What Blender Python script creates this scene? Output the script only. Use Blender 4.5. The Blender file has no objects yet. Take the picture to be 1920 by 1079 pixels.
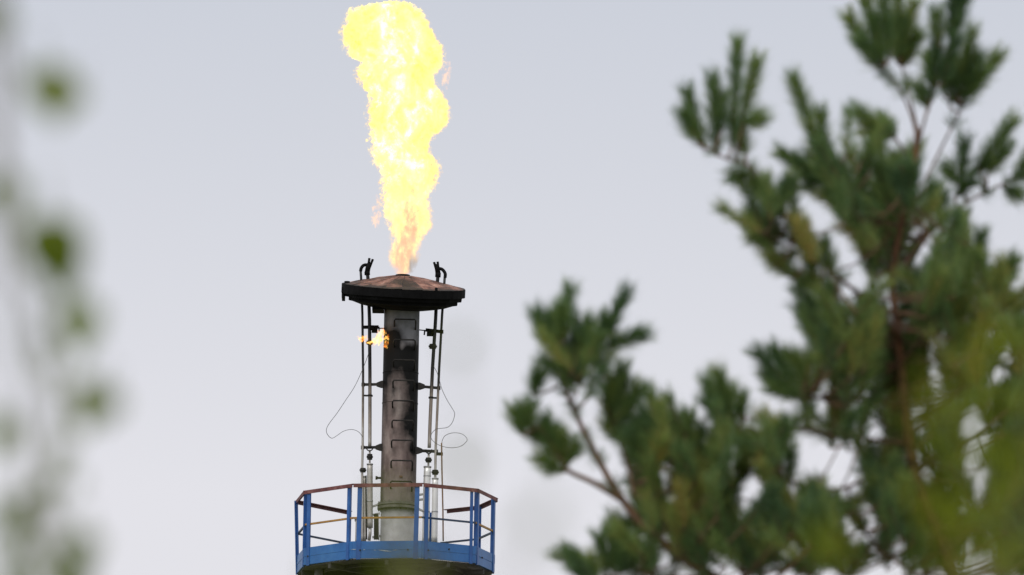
import bpy, bmesh, math, random
import numpy as np
from mathutils import Vector, Matrix, noise

R_ = math.radians
rnd = random.Random(7)
nrng = np.random.default_rng(11)
sc = bpy.context.scene
col = sc.collection

# ------------------------------------------------------------------ camera
FPX = 16000.0                       # focal length in photograph pixels (300 mm on 36 mm)
PITCH, ROLL = R_(9.95), R_(1.05)
CAM = Vector((0, 0, 1.7))
_r, _f, _u = Vector((1, 0, 0)), Vector((0, math.cos(PITCH), math.sin(PITCH))), Vector((0, -math.sin(PITCH), math.cos(PITCH)))
CR = _r * math.cos(ROLL) + _u * math.sin(ROLL)
CU = _u * math.cos(ROLL) - _r * math.sin(ROLL)
CF = _f


def P(px, py, Y):
    """point seen at pixel (px, py) of the photograph, standing Y metres in front of the camera"""
    d = CR * ((px - 960) / FPX) + CU * ((539.5 - py) / FPX) + CF
    return CAM + d * (Y / d.y)


cd = bpy.data.cameras.new('camera')
cam = bpy.data.objects.new('camera', cd)
col.objects.link(cam)
m = Matrix((CR, CU, -CF)).transposed().to_4x4()
m.translation = CAM
cam.matrix_world = m
cd.sensor_width = 36
cd.lens = 300
cd.clip_start = 0.1
cd.clip_end = 20000
D = 162.0                           # distance of the flare stack
S = D / math.cos(PITCH) / FPX       # metres per pixel at the stack
cd.dof.use_dof = True
cd.dof.focus_distance = D / math.cos(PITCH)
cd.dof.aperture_fstop = 300 / 28.0
cd.dof.aperture_blades = 0
sc.camera = cam

# ------------------------------------------------------------------ materials
def mat(name):
    mt = bpy.data.materials.new(name)
    mt.use_nodes = True
    nt = mt.node_tree
    return mt, nt, nt.nodes['Principled BSDF'], nt.nodes['Material Output']


def N(nt, typ, **kw):
    n = nt.nodes.new(typ)
    for k, v in kw.items():
        setattr(n, k, v)
    return n


def noise_node(nt, scale, detail=4, rough=.55, coord='Object', stretch=None):
    tc = N(nt, 'ShaderNodeTexCoord')
    nz = N(nt, 'ShaderNodeTexNoise')
    nz.inputs['Scale'].default_value = scale
    nz.inputs['Detail'].default_value = detail
    nz.inputs['Roughness'].default_value = rough
    src = tc.outputs[coord]
    if stretch:
        mp = N(nt, 'ShaderNodeMapping')
        mp.inputs['Scale'].default_value = stretch
        nt.links.new(src, mp.inputs['Vector'])
        src = mp.outputs['Vector']
    nt.links.new(src, nz.inputs['Vector'])
    return nz


def ramp(nt, fac, stops):
    r = N(nt, 'ShaderNodeValToRGB')
    e = r.color_ramp.elements
    while len(e) < len(stops):
        e.new(.5)
    for el, (p, c) in zip(e, stops):
        el.position = p
        el.color = (*c, 1)
    nt.links.new(fac, r.inputs['Fac'])
    return r


def mottled(name, stops, scale, rough=.6, metal=0., bump=0., detail=5, stretch=None, spec=.5):
    mt, nt, b, o = mat(name)
    nz = noise_node(nt, scale, detail, .6, stretch=stretch)
    r = ramp(nt, nz.outputs['Fac'], stops)
    nt.links.new(r.outputs['Color'], b.inputs['Base Color'])
    b.inputs['Roughness'].default_value = rough
    b.inputs['Metallic'].default_value = metal
    b.inputs['Specular IOR Level'].default_value = spec
    if bump:
        bp = N(nt, 'ShaderNodeBump')
        bp.inputs['Strength'].default_value = bump
        bp.inputs['Distance'].default_value = .01
        nt.links.new(nz.outputs['Fac'], bp.inputs['Height'])
        nt.links.new(bp.outputs['Normal'], b.inputs['Normal'])
    return mt


M = {}
M['blue'] = mottled('blue_paint', [(.3, (.014, .095, .30)), (.52, (.021, .135, .40)), (.75, (.045, .19, .47))], 2.2, .45, bump=.05)
M['blue_post'] = mottled('blue_post_paint', [(.3, (.012, .075, .27)), (.55, (.018, .105, .36)), (.8, (.05, .17, .42))], 3.0, .45)
M['rail_rust'] = mottled('rusty_maroon_paint', [(.3, (.08, .025, .028)), (.55, (.17, .055, .055)), (.8, (.30, .15, .13))], 6, .7)
M['rail_yellow'] = mottled('yellow_rust_paint', [(.3, (.28, .13, .03)), (.6, (.42, .22, .05)), (.8, (.20, .09, .04))], 5, .6)
M['rail_navy'] = mottled('navy_paint', [(.3, (.012, .025, .06)), (.7, (.03, .06, .12))], 5, .55)
M['soot'] = mottled('soot_black', [(.3, (.003, .003, .0035)), (.7, (.009, .009, .010))], 6, .9, spec=.12)
M['dark_iron'] = mottled('dark_iron', [(.3, (.010, .009, .009)), (.7, (.036, .033, .030))], 8, .65, .1, spec=.3)
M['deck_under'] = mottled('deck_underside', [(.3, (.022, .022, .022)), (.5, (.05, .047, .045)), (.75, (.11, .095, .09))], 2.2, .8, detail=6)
M['galv'] = mottled('galvanised_steel', [(.3, (.33, .33, .33)), (.7, (.48, .47, .475))], 5, .5, .3)
M['alu'] = mottled('aluminium_cladding', [(.3, (.72, .71, .69)), (.7, (.86, .85, .83))], 4, .35, .35, stretch=(1, 1, .3))
M['instr'] = mottled('rusty_conduit', [(.3, (.13, .07, .04)), (.7, (.25, .15, .08))], 9, .7)
M['flange'] = mottled('weathered_flange', [(.3, (.09, .085, .075)), (.7, (.20, .19, .17))], 8, .6, .3)
M['wire'] = mottled('dark_wire', [(.3, (.04, .04, .04)), (.7, (.10, .10, .10))], 9, .6)
M['bark_pine'] = mottled('pine_bark', [(.3, (.05, .022, .012)), (.5, (.15, .065, .030)), (.72, (.26, .125, .055))], 40, .85, bump=.5, detail=6)
M['bark_twig'] = mottled('pine_twig_bark', [(.3, (.09, .05, .033)), (.55, (.18, .10, .06)), (.75, (.28, .15, .07))], 30, .85)
M['bark_birch'] = mottled('birch_bark', [(.35, (.05, .045, .04)), (.45, (.45, .44, .42)), (.8, (.6, .6, .57))], 6, .7, stretch=(1, 1, 4))
M['pale_twig'] = mottled('pale_birch_twig', [(.3, (.28, .26, .25)), (.7, (.42, .40, .39))], 20, .8, spec=.2)
M['birch_twig'] = mottled('birch_twig', [(.3, (.09, .07, .05)), (.7, (.16, .135, .11))], 20, .8, spec=.2)
M['grass'] = mottled('meadow_grass', [(.3, (.08, .09, .04)), (.5, (.14, .14, .075)), (.75, (.22, .20, .13))], .3, .95, detail=8)


def foliage(name, stops, scale, trans, rough=.5, spec=.4):
    mt, nt, b, o = mat(name)
    nz = noise_node(nt, scale, 3)
    at = N(nt, 'ShaderNodeAttribute', attribute_name='tone')
    mx = N(nt, 'ShaderNodeMath', operation='ADD')
    nt.links.new(nz.outputs['Fac'], mx.inputs[0])
    nt.links.new(at.outputs['Fac'], mx.inputs[1])
    r = ramp(nt, mx.outputs[0], stops)
    nt.links.new(r.outputs['Color'], b.inputs['Base Color'])
    b.inputs['Roughness'].default_value = rough
    b.inputs['Specular IOR Level'].default_value = spec
    tr = N(nt, 'ShaderNodeBsdfTranslucent')
    nt.links.new(r.outputs['Color'], tr.inputs['Color'])
    ms = N(nt, 'ShaderNodeMixShader')
    ms.inputs[0].default_value = trans
    nt.links.new(b.outputs[0], ms.inputs[1])
    nt.links.new(tr.outputs[0], ms.inputs[2])
    nt.links.new(ms.outputs[0], o.inputs['Surface'])
    return mt


M['needles'] = foliage('pine_needles', [(.25, (.055, .115, .050)), (.5, (.125, .215, .070)), (.7, (.25, .335, .085)), (.92, (.38, .29, .07))], 3.0, .3)
M['birch_leaf'] = foliage('birch_leaves', [(.3, (.12, .18, .016)), (.6, (.18, .24, .022)), (.8, (.25, .29, .04))], 8, .6, .8, .08)
M['birch_leaf_dry'] = foliage('yellowing_birch_leaves', [(.3, (.13, .17, .014)), (.6, (.20, .24, .020)), (.8, (.30, .30, .04))], 8, .6, .8, .08)

# steel of the burner pipe: soot with painted side shading and a lit streak (vertex attribute) over brownish heat-stained steel
mt, nt, b, o = mat('sooty_burner_steel')
nz = noise_node(nt, 5, 6, .6, stretch=(1, 1, .35))
r = ramp(nt, nz.outputs['Fac'], [(.3, (.13, .092, .086)), (.5, (.25, .19, .175)), (.7, (.37, .31, .285))])
at = N(nt, 'ShaderNodeAttribute', attribute_name='soot')
nz2 = noise_node(nt, 9, 5, .6)
ad = N(nt, 'ShaderNodeMath', operation='MULTIPLY_ADD')
nt.links.new(nz2.outputs['Fac'], ad.inputs[0])
ad.inputs[1].default_value = .5
nt.links.new(at.outputs['Fac'], ad.inputs[2])
sb = N(nt, 'ShaderNodeMapRange')
nt.links.new(ad.outputs[0], sb.inputs['Value'])
sb.inputs['From Min'].default_value = .27
sb.inputs['From Max'].default_value = .98
at2 = N(nt, 'ShaderNodeAttribute', attribute_name='tint')
mx0 = N(nt, 'ShaderNodeMix', data_type='RGBA')
nt.links.new(at2.outputs['Fac'], mx0.inputs['Factor'])
nt.links.new(r.outputs['Color'], mx0.inputs[6])
mx0.inputs[7].default_value = (.25, .26, .29, 1)
mx = N(nt, 'ShaderNodeMix', data_type='RGBA')
nt.links.new(sb.outputs[0], mx.inputs['Factor'])
nt.links.new(mx0.outputs[2], mx.inputs[6])
mx.inputs[7].default_value = (.007, .007, .007, 1)
nt.links.new(mx.outputs[2], b.inputs['Base Color'])
b.inputs['Roughness'].default_value = .66
b.inputs['Metallic'].default_value = .05
b.inputs['Specular IOR Level'].default_value = .18
M['burner'] = mt

# pilot tubes: sooty at the top, bright steel below
mt, nt, b, o = mat('pilot_tube_steel')
at = N(nt, 'ShaderNodeAttribute', attribute_name='soot')
nz = noise_node(nt, 7, 5, .6, stretch=(1, 1, .5))
ad = N(nt, 'ShaderNodeMath', operation='MULTIPLY_ADD', use_clamp=True)
nt.links.new(nz.outputs['Fac'], ad.inputs[0])
ad.inputs[1].default_value = .5
nt.links.new(at.outputs['Fac'], ad.inputs[2])
r = ramp(nt, ad.outputs[0], [(.2, (.52, .50, .47)), (.45, (.30, .25, .21)), (.75, (.05, .042, .036)), (.95, (.007, .007, .008))])
nt.links.new(r.outputs['Color'], b.inputs['Base Color'])
b.inputs['Roughness'].default_value = .45
b.inputs['Metallic'].default_value = .35
M['pilot'] = mt

# rusted shield
mt, nt, b, o = mat('rusted_shield_sheet')
nz = noise_node(nt, 4.5, 6, .7)
r = ramp(nt, nz.outputs['Fac'], [(.32, (.06, .022, .02)), (.46, (.19, .08, .062)), (.58, (.33, .17, .13)), (.75, (.50, .33, .27))])
at = N(nt, 'ShaderNodeAttribute', attribute_name='soot')
mx = N(nt, 'ShaderNodeMix', data_type='RGBA')
nt.links.new(at.outputs['Fac'], mx.inputs['Factor'])
nt.links.new(r.outputs['Color'], mx.inputs[6])
mx.inputs[7].default_value = (.014, .008, .007, 1)
nt.links.new(mx.outputs[2], b.inputs['Base Color'])
b.inputs['Roughness'].default_value = .75
bp = N(nt, 'ShaderNodeBump')
bp.inputs['Strength'].default_value = .6
bp.inputs['Distance'].default_value = .03
nt.links.new(nz.outputs['Fac'], bp.inputs['Height'])
nt.links.new(bp.outputs['Normal'], b.inputs['Normal'])
M['shield'] = mt


# flame: glowing gas, an emitting and absorbing volume that frays along its edge
def nmath(nt, op, a, b=None, c=None, clamp=False):
    n = N(nt, 'ShaderNodeMath', operation=op, use_clamp=clamp)
    for i, x in enumerate((a, b, c)):
        if x is None:
            continue
        if isinstance(x, (int, float)):
            n.inputs[i].default_value = x
        else:
            nt.links.new(x, n.inputs[i])
    return n.outputs[0]


def maprange(nt, v, a, b, c, d, smooth=True):
    n = N(nt, 'ShaderNodeMapRange', interpolation_type='SMOOTHSTEP' if smooth else 'LINEAR')
    nt.links.new(v, n.inputs['Value'])
    for k, x in zip(('From Min', 'From Max', 'To Min', 'To Max'), (a, b, c, d)):
        n.inputs[k].default_value = x
    return n.outputs[0]


def curve(nt, v, pts):
    n = N(nt, 'ShaderNodeFloatCurve')
    cu = n.mapping.curves[0]
    while len(cu.points) < len(pts):
        cu.points.new(.5, .5)
    for p, (x, y) in zip(cu.points, pts):
        p.location = (x, y)
        p.handle_type = 'VECTOR'
    n.mapping.update()
    nt.links.new(v, n.inputs['Value'])
    return n.outputs[0]


def gas_finish(nt, dens, colour, mt, step):
    em = N(nt, 'ShaderNodeEmission')
    nt.links.new(colour, em.inputs['Color'])
    nt.links.new(dens, em.inputs['Strength'])
    ab = N(nt, 'ShaderNodeVolumeAbsorption')
    ab.inputs['Color'].default_value = (0, 0, 0, 1)
    nt.links.new(dens, ab.inputs['Density'])
    ads = N(nt, 'ShaderNodeAddShader')
    nt.links.new(em.outputs[0], ads.inputs[0])
    nt.links.new(ab.outputs[0], ads.inputs[1])
    nt.links.new(ads.outputs[0], nt.nodes['Material Output'].inputs['Volume'])
    mt.cycles.volume_step_rate = step
    return mt


def big_flame_mat(prof, height):
    """prof: (height fraction, centre x, half width) in metres from the burner mouth"""
    mt = bpy.data.materials.new('burning_gas')
    mt.use_nodes = True
    nt = mt.node_tree
    nt.nodes.remove(nt.nodes['Principled BSDF'])
    tc = N(nt, 'ShaderNodeTexCoord')
    wob = noise_node(nt, 2.6, 2, .5)
    wv = N(nt, 'ShaderNodeVectorMath', operation='MULTIPLY_ADD')
    nt.links.new(wob.outputs['Color'], wv.inputs[0])
    wv.inputs[1].default_value = (.10, .0, .10)
    add = N(nt, 'ShaderNodeVectorMath', operation='ADD')
    add.inputs[1].default_value = (-.05, 0, -.05)
    nt.links.new(tc.outputs['Object'], add.inputs[0])
    nt.links.new(add.outputs[0], wv.inputs[2])
    sx = N(nt, 'ShaderNodeSeparateXYZ')
    nt.links.new(wv.outputs[0], sx.inputs[0])
    zz = nmath(nt, 'DIVIDE', sx.outputs['Z'], height)
    cx = nmath(nt, 'MULTIPLY_ADD', curve(nt, zz, [(a, b + .5) for a, b, c in prof]), 1., -.5)
    hw = curve(nt, zz, [(a, c) for a, b, c in prof])
    dx = nmath(nt, 'SUBTRACT', sx.outputs['X'], cx)
    dy = nmath(nt, 'DIVIDE', sx.outputs['Y'], .8)
    rr = nmath(nt, 'SQRT', nmath(nt, 'ADD', nmath(nt, 'MULTIPLY', dx, dx), nmath(nt, 'MULTIPLY', dy, dy)))
    inside = nmath(nt, 'SUBTRACT', nmath(nt, 'SUBTRACT', hw, maprange(nt, zz, .0, .3, -.035, .025)), rr)                     # metres inside the outline
    n1 = noise_node(nt, 7.5, 8, .78)
    fray = maprange(nt, dx, -.5, .5, 1.3, .85, False)
    topf = maprange(nt, zz, .9, 1., 1., 1.5)
    fray = nmath(nt, 'MULTIPLY', fray, topf)
    fr = nmath(nt, 'MULTIPLY', nmath(nt, 'SUBTRACT', n1.outputs['Fac'], .5), fray)
    grow = maprange(nt, zz, 0, .25, .35, 1.)
    e = nmath(nt, 'ADD', inside, nmath(nt, 'MULTIPLY', fr, grow))
    edge = maprange(nt, e, .0, .15, 0, 1)
    # patches
    n2 = noise_node(nt, 4.2, 7, .68)
    n2.inputs['Distortion'].default_value = .7
    n3 = noise_node(nt, 6.0, 5, .62, stretch=(1.5, 1.5, .75))
    low = maprange(nt, zz, .06, .46, 1, 0)                     # 1 at the burner
    n5 = noise_node(nt, 2.1, 3, .55, stretch=(1.25, 1.25, .8))
    n5.inputs['Distortion'].default_value = .8
    ctr = maprange(nt, nmath(nt, 'ABSOLUTE', nmath(nt, 'ADD', dx, .05)), .0, .75, .05, -.05, False)
    fac = nmath(nt, 'ADD', nmath(nt, 'ADD', nmath(nt, 'MULTIPLY', n5.outputs['Fac'], .72), nmath(nt, 'MULTIPLY', n2.outputs['Fac'], .28)), ctr)
    core = ramp(nt, fac, [(.36, (2.4, 1.7, .10)), (.47, (3.4, 2.8, .32)), (.55, (4.0, 3.5, .60)), (.62, (4.5, 4.4, 1.6))])
    lowc = ramp(nt, n3.outputs['Fac'], [(.40, (1.0, .50, .28)), (.52, (1.1, .66, .40)), (.64, (1.6, 1.1, .55))])
    sdx = nmath(nt, 'ADD', dx, maprange(nt, zz, 0, .3, .03, -.04, False))
    band = maprange(nt, nmath(nt, 'ABSOLUTE', sdx), .06, .24, 1, .12)
    pn = maprange(nt, n3.outputs['Fac'], .46, .64, 1.5, .7)
    streak = nmath(nt, 'MULTIPLY', low, nmath(nt, 'MULTIPLY', band, pn), clamp=True)
    # flecks of cooler gas all the way up
    n4 = noise_node(nt, 9, 6, .7, stretch=(1, 1, .8))
    fleck = nmath(nt, 'MULTIPLY', maprange(nt, n4.outputs['Fac'], .53, .59, 0, 1.), maprange(nt, zz, .45, .85, 1, .12))
    streak = nmath(nt, 'MAXIMUM', streak, fleck)
    lcore = ramp(nt, n3.outputs['Fac'], [(.40, (1.4, 1.0, .36)), (.50, (1.9, 1.5, .50)), (.62, (2.3, 2.0, .75))])
    mxl = N(nt, 'ShaderNodeMix', data_type='RGBA')
    nt.links.new(low, mxl.inputs['Factor'])
    nt.links.new(core.outputs['Color'], mxl.inputs[6])
    nt.links.new(lcore.outputs['Color'], mxl.inputs[7])
    mx = N(nt, 'ShaderNodeMix', data_type='RGBA')
    nt.links.new(streak, mx.inputs['Factor'])
    nt.links.new(mxl.outputs[2], mx.inputs[6])
    nt.links.new(lowc.outputs['Color'], mx.inputs[7])
    # the thin outermost gas is cooler and redder
    rim = maprange(nt, e, .02, .20, 1, 0)
    mx2 = N(nt, 'ShaderNodeMix', data_type='RGBA')
    nt.links.new(nmath(nt, 'MULTIPLY', rim, .85), mx2.inputs['Factor'])
    nt.links.new(mx.outputs[2], mx2.inputs[6])
    mx2.inputs[7].default_value = (1.25, .70, .44, 1)
    grey = nmath(nt, 'MULTIPLY', maprange(nt, zz, .03, .085, .9, 0), maprange(nt, dx, .07, .15, 0, 1))
    mx3 = N(nt, 'ShaderNodeMix', data_type='RGBA')
    nt.links.new(grey, mx3.inputs['Factor'])
    nt.links.new(mx2.outputs[2], mx3.inputs[6])
    mx3.inputs[7].default_value = (.36, .34, .34, 1)
    base_d = maprange(nt, low, 0, 1, 26., 11.)
    patch = maprange(nt, n3.outputs['Fac'], .38, .58, .2, 1.4)
    patch2 = nmath(nt, 'ADD', nmath(nt, 'MULTIPLY', patch, low), nmath(nt, 'SUBTRACT', 1., low))
    dens = nmath(nt, 'MULTIPLY', nmath(nt, 'MULTIPLY', edge, base_d), patch2)
    return gas_finish(nt, dens, mx3.outputs[2], mt, .10)


def pilot_flame_mat():
    mt = bpy.data.materials.new('pilot_burning_gas')
    mt.use_nodes = True
    nt = mt.node_tree
    nt.nodes.remove(nt.nodes['Principled BSDF'])
    nz = noise_node(nt, 9, 5, .65)
    c = ramp(nt, nz.outputs['Fac'], [(.40, (2.2, .40, .04)), (.50, (3.2, 1.2, .16)), (.60, (4.5, 3.0, .7))])
    nz2 = noise_node(nt, 13, 5, .65)
    d = maprange(nt, nz2.outputs['Fac'], .40, .62, .0, 17.)
    return gas_finish(nt, d, c.outputs['Color'], mt, .05)


# ------------------------------------------------------------------ mesh building
class MB:
    def __init__(s):
        s.v, s.f, s.sm = [], [], []

    def face(s, idx, smooth=False):
        s.f.append(tuple(idx))
        s.sm.append(smooth)

    def box(s, c, size, rot=None):
        c = Vector(c)
        n = len(s.v)
        for sx in (-.5, .5):
            for sy in (-.5, .5):
                for sz in (-.5, .5):
                    p = Vector((sx * size[0], sy * size[1], sz * size[2]))
                    if rot is not None:
                        p = rot @ p
                    s.v.append(c + p)
        for q in ((0, 1, 3, 2), (4, 6, 7, 5), (0, 4, 5, 1), (2, 3, 7, 6), (0, 2, 6, 4), (1, 5, 7, 3)):
            s.face([n + i for i in q])
        return s

    def beam(s, a, b, w, h, up=Vector((0, 0, 1))):
        """box bar from a to b, w wide (sideways), h high"""
        a, b = Vector(a), Vector(b)
        d = (b - a)
        L = d.length
        d.normalize()
        side = d.cross(up)
        if side.length < 1e-4:
            side = d.cross(Vector((0, 1, 0)))
        side.normalize()
        u2 = side.cross(d)
        rot = Matrix((d, side, u2)).transposed()
        return s.box((a + b) / 2, (L, w, h), rot)

    def tube(s, pts, rad, seg=12, cap=True):
        pts = [Vector(p) for p in pts]
        rads = rad if isinstance(rad, (list, tuple)) else [rad] * len(pts)
        n0 = len(s.v)
        prev = None
        for i, p in enumerate(pts):
            t = (pts[min(i + 1, len(pts) - 1)] - pts[max(i - 1, 0)]).normalized()
            if prev is None:
                ref = Vector((0, 1, 0)) if abs(t.y) < .9 else Vector((1, 0, 0))
                a = t.cross(ref).normalized()
            else:
                a = (prev - t * prev.dot(t)).normalized()
            prev = a
            b = t.cross(a)
            for k in range(seg):
                th = 2 * math.pi * k / seg
                s.v.append(p + (a * math.cos(th) + b * math.sin(th)) * rads[i])
        for i in range(len(pts) - 1):
            for k in range(seg):
                k2 = (k + 1) % seg
                s.face((n0 + i * seg + k, n0 + i * seg + k2, n0 + (i + 1) * seg + k2, n0 + (i + 1) * seg + k), True)
        if cap:
            s.face([n0 + k for k in range(seg)][::-1])
            e = n0 + (len(pts) - 1) * seg
            s.face([e + k for k in range(seg)])
        return s

    def lathe(s, prof, xf, seg=32, smooth=True, close=True):
        """prof: (r, h) list turned about the axis; xf maps (r, angle, h) to a point"""
        n0 = len(s.v)
        for (r, h) in prof:
            for k in range(seg):
                s.v.append(Vector(xf(r, 2 * math.pi * k / seg, h)))
        for i in range(len(prof) - 1):
            for k in range(seg):
                k2 = (k + 1) % seg
                s.face((n0 + i * seg + k, n0 + i * seg + k2, n0 + (i + 1) * seg + k2, n0 + (i + 1) * seg + k), smooth)
        if close:
            s.face([n0 + k for k in range(seg)][::-1])
            e = n0 + (len(prof) - 1) * seg
            s.face([e + k for k in range(seg)])
        return s

    def build(s, name, material, parent=None, origin=(0, 0, 0), attrs=None):
        o_ = Vector(origin)
        me = bpy.data.meshes.new(name)
        me.from_pydata([tuple(v - o_) for v in s.v], [], s.f)
        me.polygons.foreach_set('use_smooth', s.sm)
        for an, fn in (attrs or {}).items():
            a = me.attributes.new(an, 'FLOAT', 'POINT')
            a.data.foreach_set('value', [fn(v) for v in s.v])
        me.materials.append(material)
        me.update()
        ob = bpy.data.objects.new(name, me)
        col.objects.link(ob)
        if parent is not None:
            ob.parent = parent
        else:
            ob.location = o_
        return ob


def empty(name, loc):
    e = bpy.data.objects.new(name, None)
    e.location = loc
    col.objects.link(e)
    return e


def tag(o, label=None, cat=None, group=None, kind=None):
    if label:
        o['label'] = label
    if cat:
        o['category'] = cat
    if group:
        o['group'] = group
    if kind:
        o['kind'] = kind
    return o


def smooth_path(pts, n=6):
    """Catmull-Rom through 3-D points"""
    pts = [Vector(p) for p in pts]
    q = [pts[0] * 2 - pts[1]] + pts + [pts[-1] * 2 - pts[-2]]
    out = []
    for i in range(1, len(q) - 2):
        for k in range(n):
            t = k / n
            a, b, c, d = q[i - 1], q[i], q[i + 1], q[i + 2]
            out.append(.5 * ((2 * b) + (c - a) * t + (2 * a - 5 * b + 4 * c - d) * t * t + (3 * b - a - 3 * c + d) * t ** 3))
    out.append(pts[-1])
    return out


# ------------------------------------------------------------------ ground
g = MB()
gs = 6000
nn = 24
for j in range(nn + 1):
    for i in range(nn + 1):
        x, y = (i / nn * 2 - 1), (j / nn * 2 - 1)
        x, y = gs * x * abs(x), gs * y * abs(y)
        g.v.append(Vector((x, y, 0)))
for j in range(nn):
    for i in range(nn):
        a = j * (nn + 1) + i
        g.face((a, a + 1, a + nn + 2, a + nn + 1))
tag(g.build('ground', M['grass']), kind='structure')

# ------------------------------------------------------------------ flare stack
AX = P(749.3, 795, D)                       # a point on the stack's axis
X0 = AX.x
BASE = Vector((X0, D, 0))
stack = empty('flare_stack', BASE)
tag(stack, 'tall sooty flare stack with blue railed platform and round rusted shield burning off gas', 'flare stack')


def Z(py, px=749):
    return P(px, py, D).z


def part(mb, name, material, parent=None, attrs=None, label=None):
    o = mb.build(name, material, parent or stack, BASE, attrs)
    if label:
        o['label'] = label
    return o


def cyl(r, a, h):
    return (X0 + r * math.sin(a), D - r * math.cos(a), h)


RB = 33.2 * S
zt, zc = Z(527), Z(948)


def ell(px, py, v, sx, sy):
    """soft elliptical smudge centred on a photograph pixel"""
    c = P(px, py, D - .3)
    return math.exp(-((v.x - c.x) / (sx * S)) ** 2 - ((v.z - c.z) / (sy * S)) ** 2)


def soot_shade_burner(v):
    py = 527 + (zt - v.z) / (zt - zc) * (948 - 527)
    base = np.interp(py, [527, 574, 586, 612, 645, 660, 682, 700, 730, 780, 840, 880, 940], [1, .7, .06, .02, .12, .72, .78, .66, .36, .22, .12, .03, .0])
    n = noise.fractal(Vector((v.x * 2, v.y * 2, v.z * .9)), 1, 2, 4)
    s = float(base) + .18 * n + .16 * noise.fractal(Vector((v.x * 5, v.y * 5, v.z * .8)), 1, 2, 3)
    front = v.y < D
    if front:
        s += 1.3 * ell(738, 638, v, 17, 20) + .6 * ell(763, 670, v, 26, 16)
        s -= .75 * ell(753, 650, v, 6, 9) + .30 * ell(768, 628, v, 9, 14)  # lit grey streak painted in by thinning the soot, paler patch beside it
        s += .38 * ell(772, 780, v, 18, 48) + .32 * ell(758, 800, v, 18, 28) + .35 * ell(772, 700, v, 16, 30) + .4 * ell(773, 838, v, 8, 10)
        s -= .10 * ell(744, 720, v, 14, 40) + .3 * ell(742, 790, v, 10, 30)
        for yy in (721, 759, 796, 833):
            s += .3 * ell(738, yy + 14, v, 4, 9) + .3 * ell(773, yy + 12, v, 5, 9)  # darker spots at the feet of the rung legs
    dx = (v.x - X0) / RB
    s += .42 * max(0, abs(dx) - .60) / .40  # side shading of the round barrel, painted into the soot value
    return max(0., min(1., s))


def tint_burner(v):
    py = 527 + (zt - v.z) / (zt - zc) * (948 - 527)
    return float(np.interp(py, [527, 600, 640, 690, 880, 948], [1, 1, .8, .1, .0, .25]))


# barrel of the burner
b_ = MB()
rows = 190
prof = [(RB, zc + (zt - zc) * i / rows) for i in range(rows + 1)]
zl = Z(513)
prof += [(RB * .98, zt + .02), (15.5 * S, zt + .03), (14.5 * S, zl - .045), (13.3 * S, zl - .03), (12.3 * S, zl - .045), (12.3 * S, zl - .3)]
b_.lathe(prof, cyl, 96)
burner = part(b_, 'burner_pipe', M['burner'], attrs={'soot': soot_shade_burner, 'tint': tint_burner}, label='soot blackened upper pipe of the stack')
# weld seams round the barrel
for py in (757, 700):
    w = MB()
    z_ = Z(py)
    w.lathe([(RB - .01, z_ - .012), (RB + .006, z_ - .008), (RB + .006, z_ + .008), (RB - .01, z_ + .012)], cyl, 64, close=False)
    part(w, 'weld_seam', M['burner'], burner, attrs={'soot': soot_shade_burner, 'tint': tint_burner})
# rungs: bent bars
for i, py in enumerate((607, 645, 683, 721, 759, 796, 833, 871, 910)):
    xm = 760 - (py - 607) * .0235
    z_ = Z(py)
    hw = 20 * S
    xc = P(xm, py, D).x
    yf = D - RB - .13
    yb = D - math.sqrt(RB ** 2 - .24 ** 2) + .02
    r = MB()
    pts = [(xc - hw * .98, yb, z_ - .15), (xc - hw, yf + .02, z_ - .045), (xc - hw * .98, yf, z_ - .02), (xc - hw * .9, yf - .01, z_),
           (xc + hw * .9, yf - .01, z_), (xc + hw * .98, yf, z_ - .02), (xc + hw, yf + .02, z_ - .045), (xc + hw * .98, yb, z_ - .15)]
    r.tube(pts, .0155, 8)
    part(r, 'rung', M['dark_iron'], burner)
# small fittings on the barrel
f = MB()
f.tube([(X0 - RB - .09, D - .05, Z(898)), (X0 - RB + .05, D - .05, Z(898))], .022, 10)
f.tube([(X0 - RB - .10, D - .05, Z(898)), (X0 - RB - .06, D - .05, Z(898))], .035, 10)
part(f, 'drain_plug', M['dark_iron'], burner)
f = MB()
c = P(752, 899, D)
f.box((c.x, D - RB - .004, c.z), (.06, .02, .035))
part(f, 'name_plate', M['instr'], burner)

# flange and clean lower riser, down to the ground
r = MB()
rr = 32 * S
zf = Z(948)
r.lathe([(rr + .02, zf + .035), (rr + .065, zf + .03), (rr + .065, zf - .02), (rr + .02, zf - .025), (rr + .02, zf - .032), (rr + .065, zf - .037), (rr + .065, zf - .085), (rr + .02, zf - .09)], cyl, 64, smooth=False)
for k in range(20):
    a = 2 * math.pi * (k + .5) / 20
    p = Vector(cyl(rr + .042, a, 0))
    r.tube([(p.x, p.y, zf - .115), (p.x, p.y, zf + .06)], .013, 6)
part(r, 'flange', M['flange'])
r = MB()
r.lathe([(rr + .12, .0), (rr + .12, .12), (rr, .121), (rr, zf - .088)], cyl, 64)
riser = part(r, 'riser_pipe', M['galv'], label='clean grey lower pipe inside the platform')

# ---- heat shield
cc = P(757, 545, D)
tf, ts = R_(12.8), R_(2.1)
mrot = Matrix.Rotation(ts, 3, 'Y') @ Matrix.Rotation(tf, 3, 'X')


def shield_xf(r, a, h):
    return cc + mrot @ Vector((r * S * math.sin(a), -r * S * math.cos(a), h * S))


def inv_shield(v):
    q = mrot.transposed() @ (v - cc)
    return math.hypot(q.x, q.y) / S, math.atan2(q.x, -q.y), q.z / S


def shield_prof(r):
    return float(np.interp(r, [12, 14, 25, 45, 70, 95, 114], [28, 27.6, 26.2, 22.6, 17.2, 11.5, 7.0]))


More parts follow.
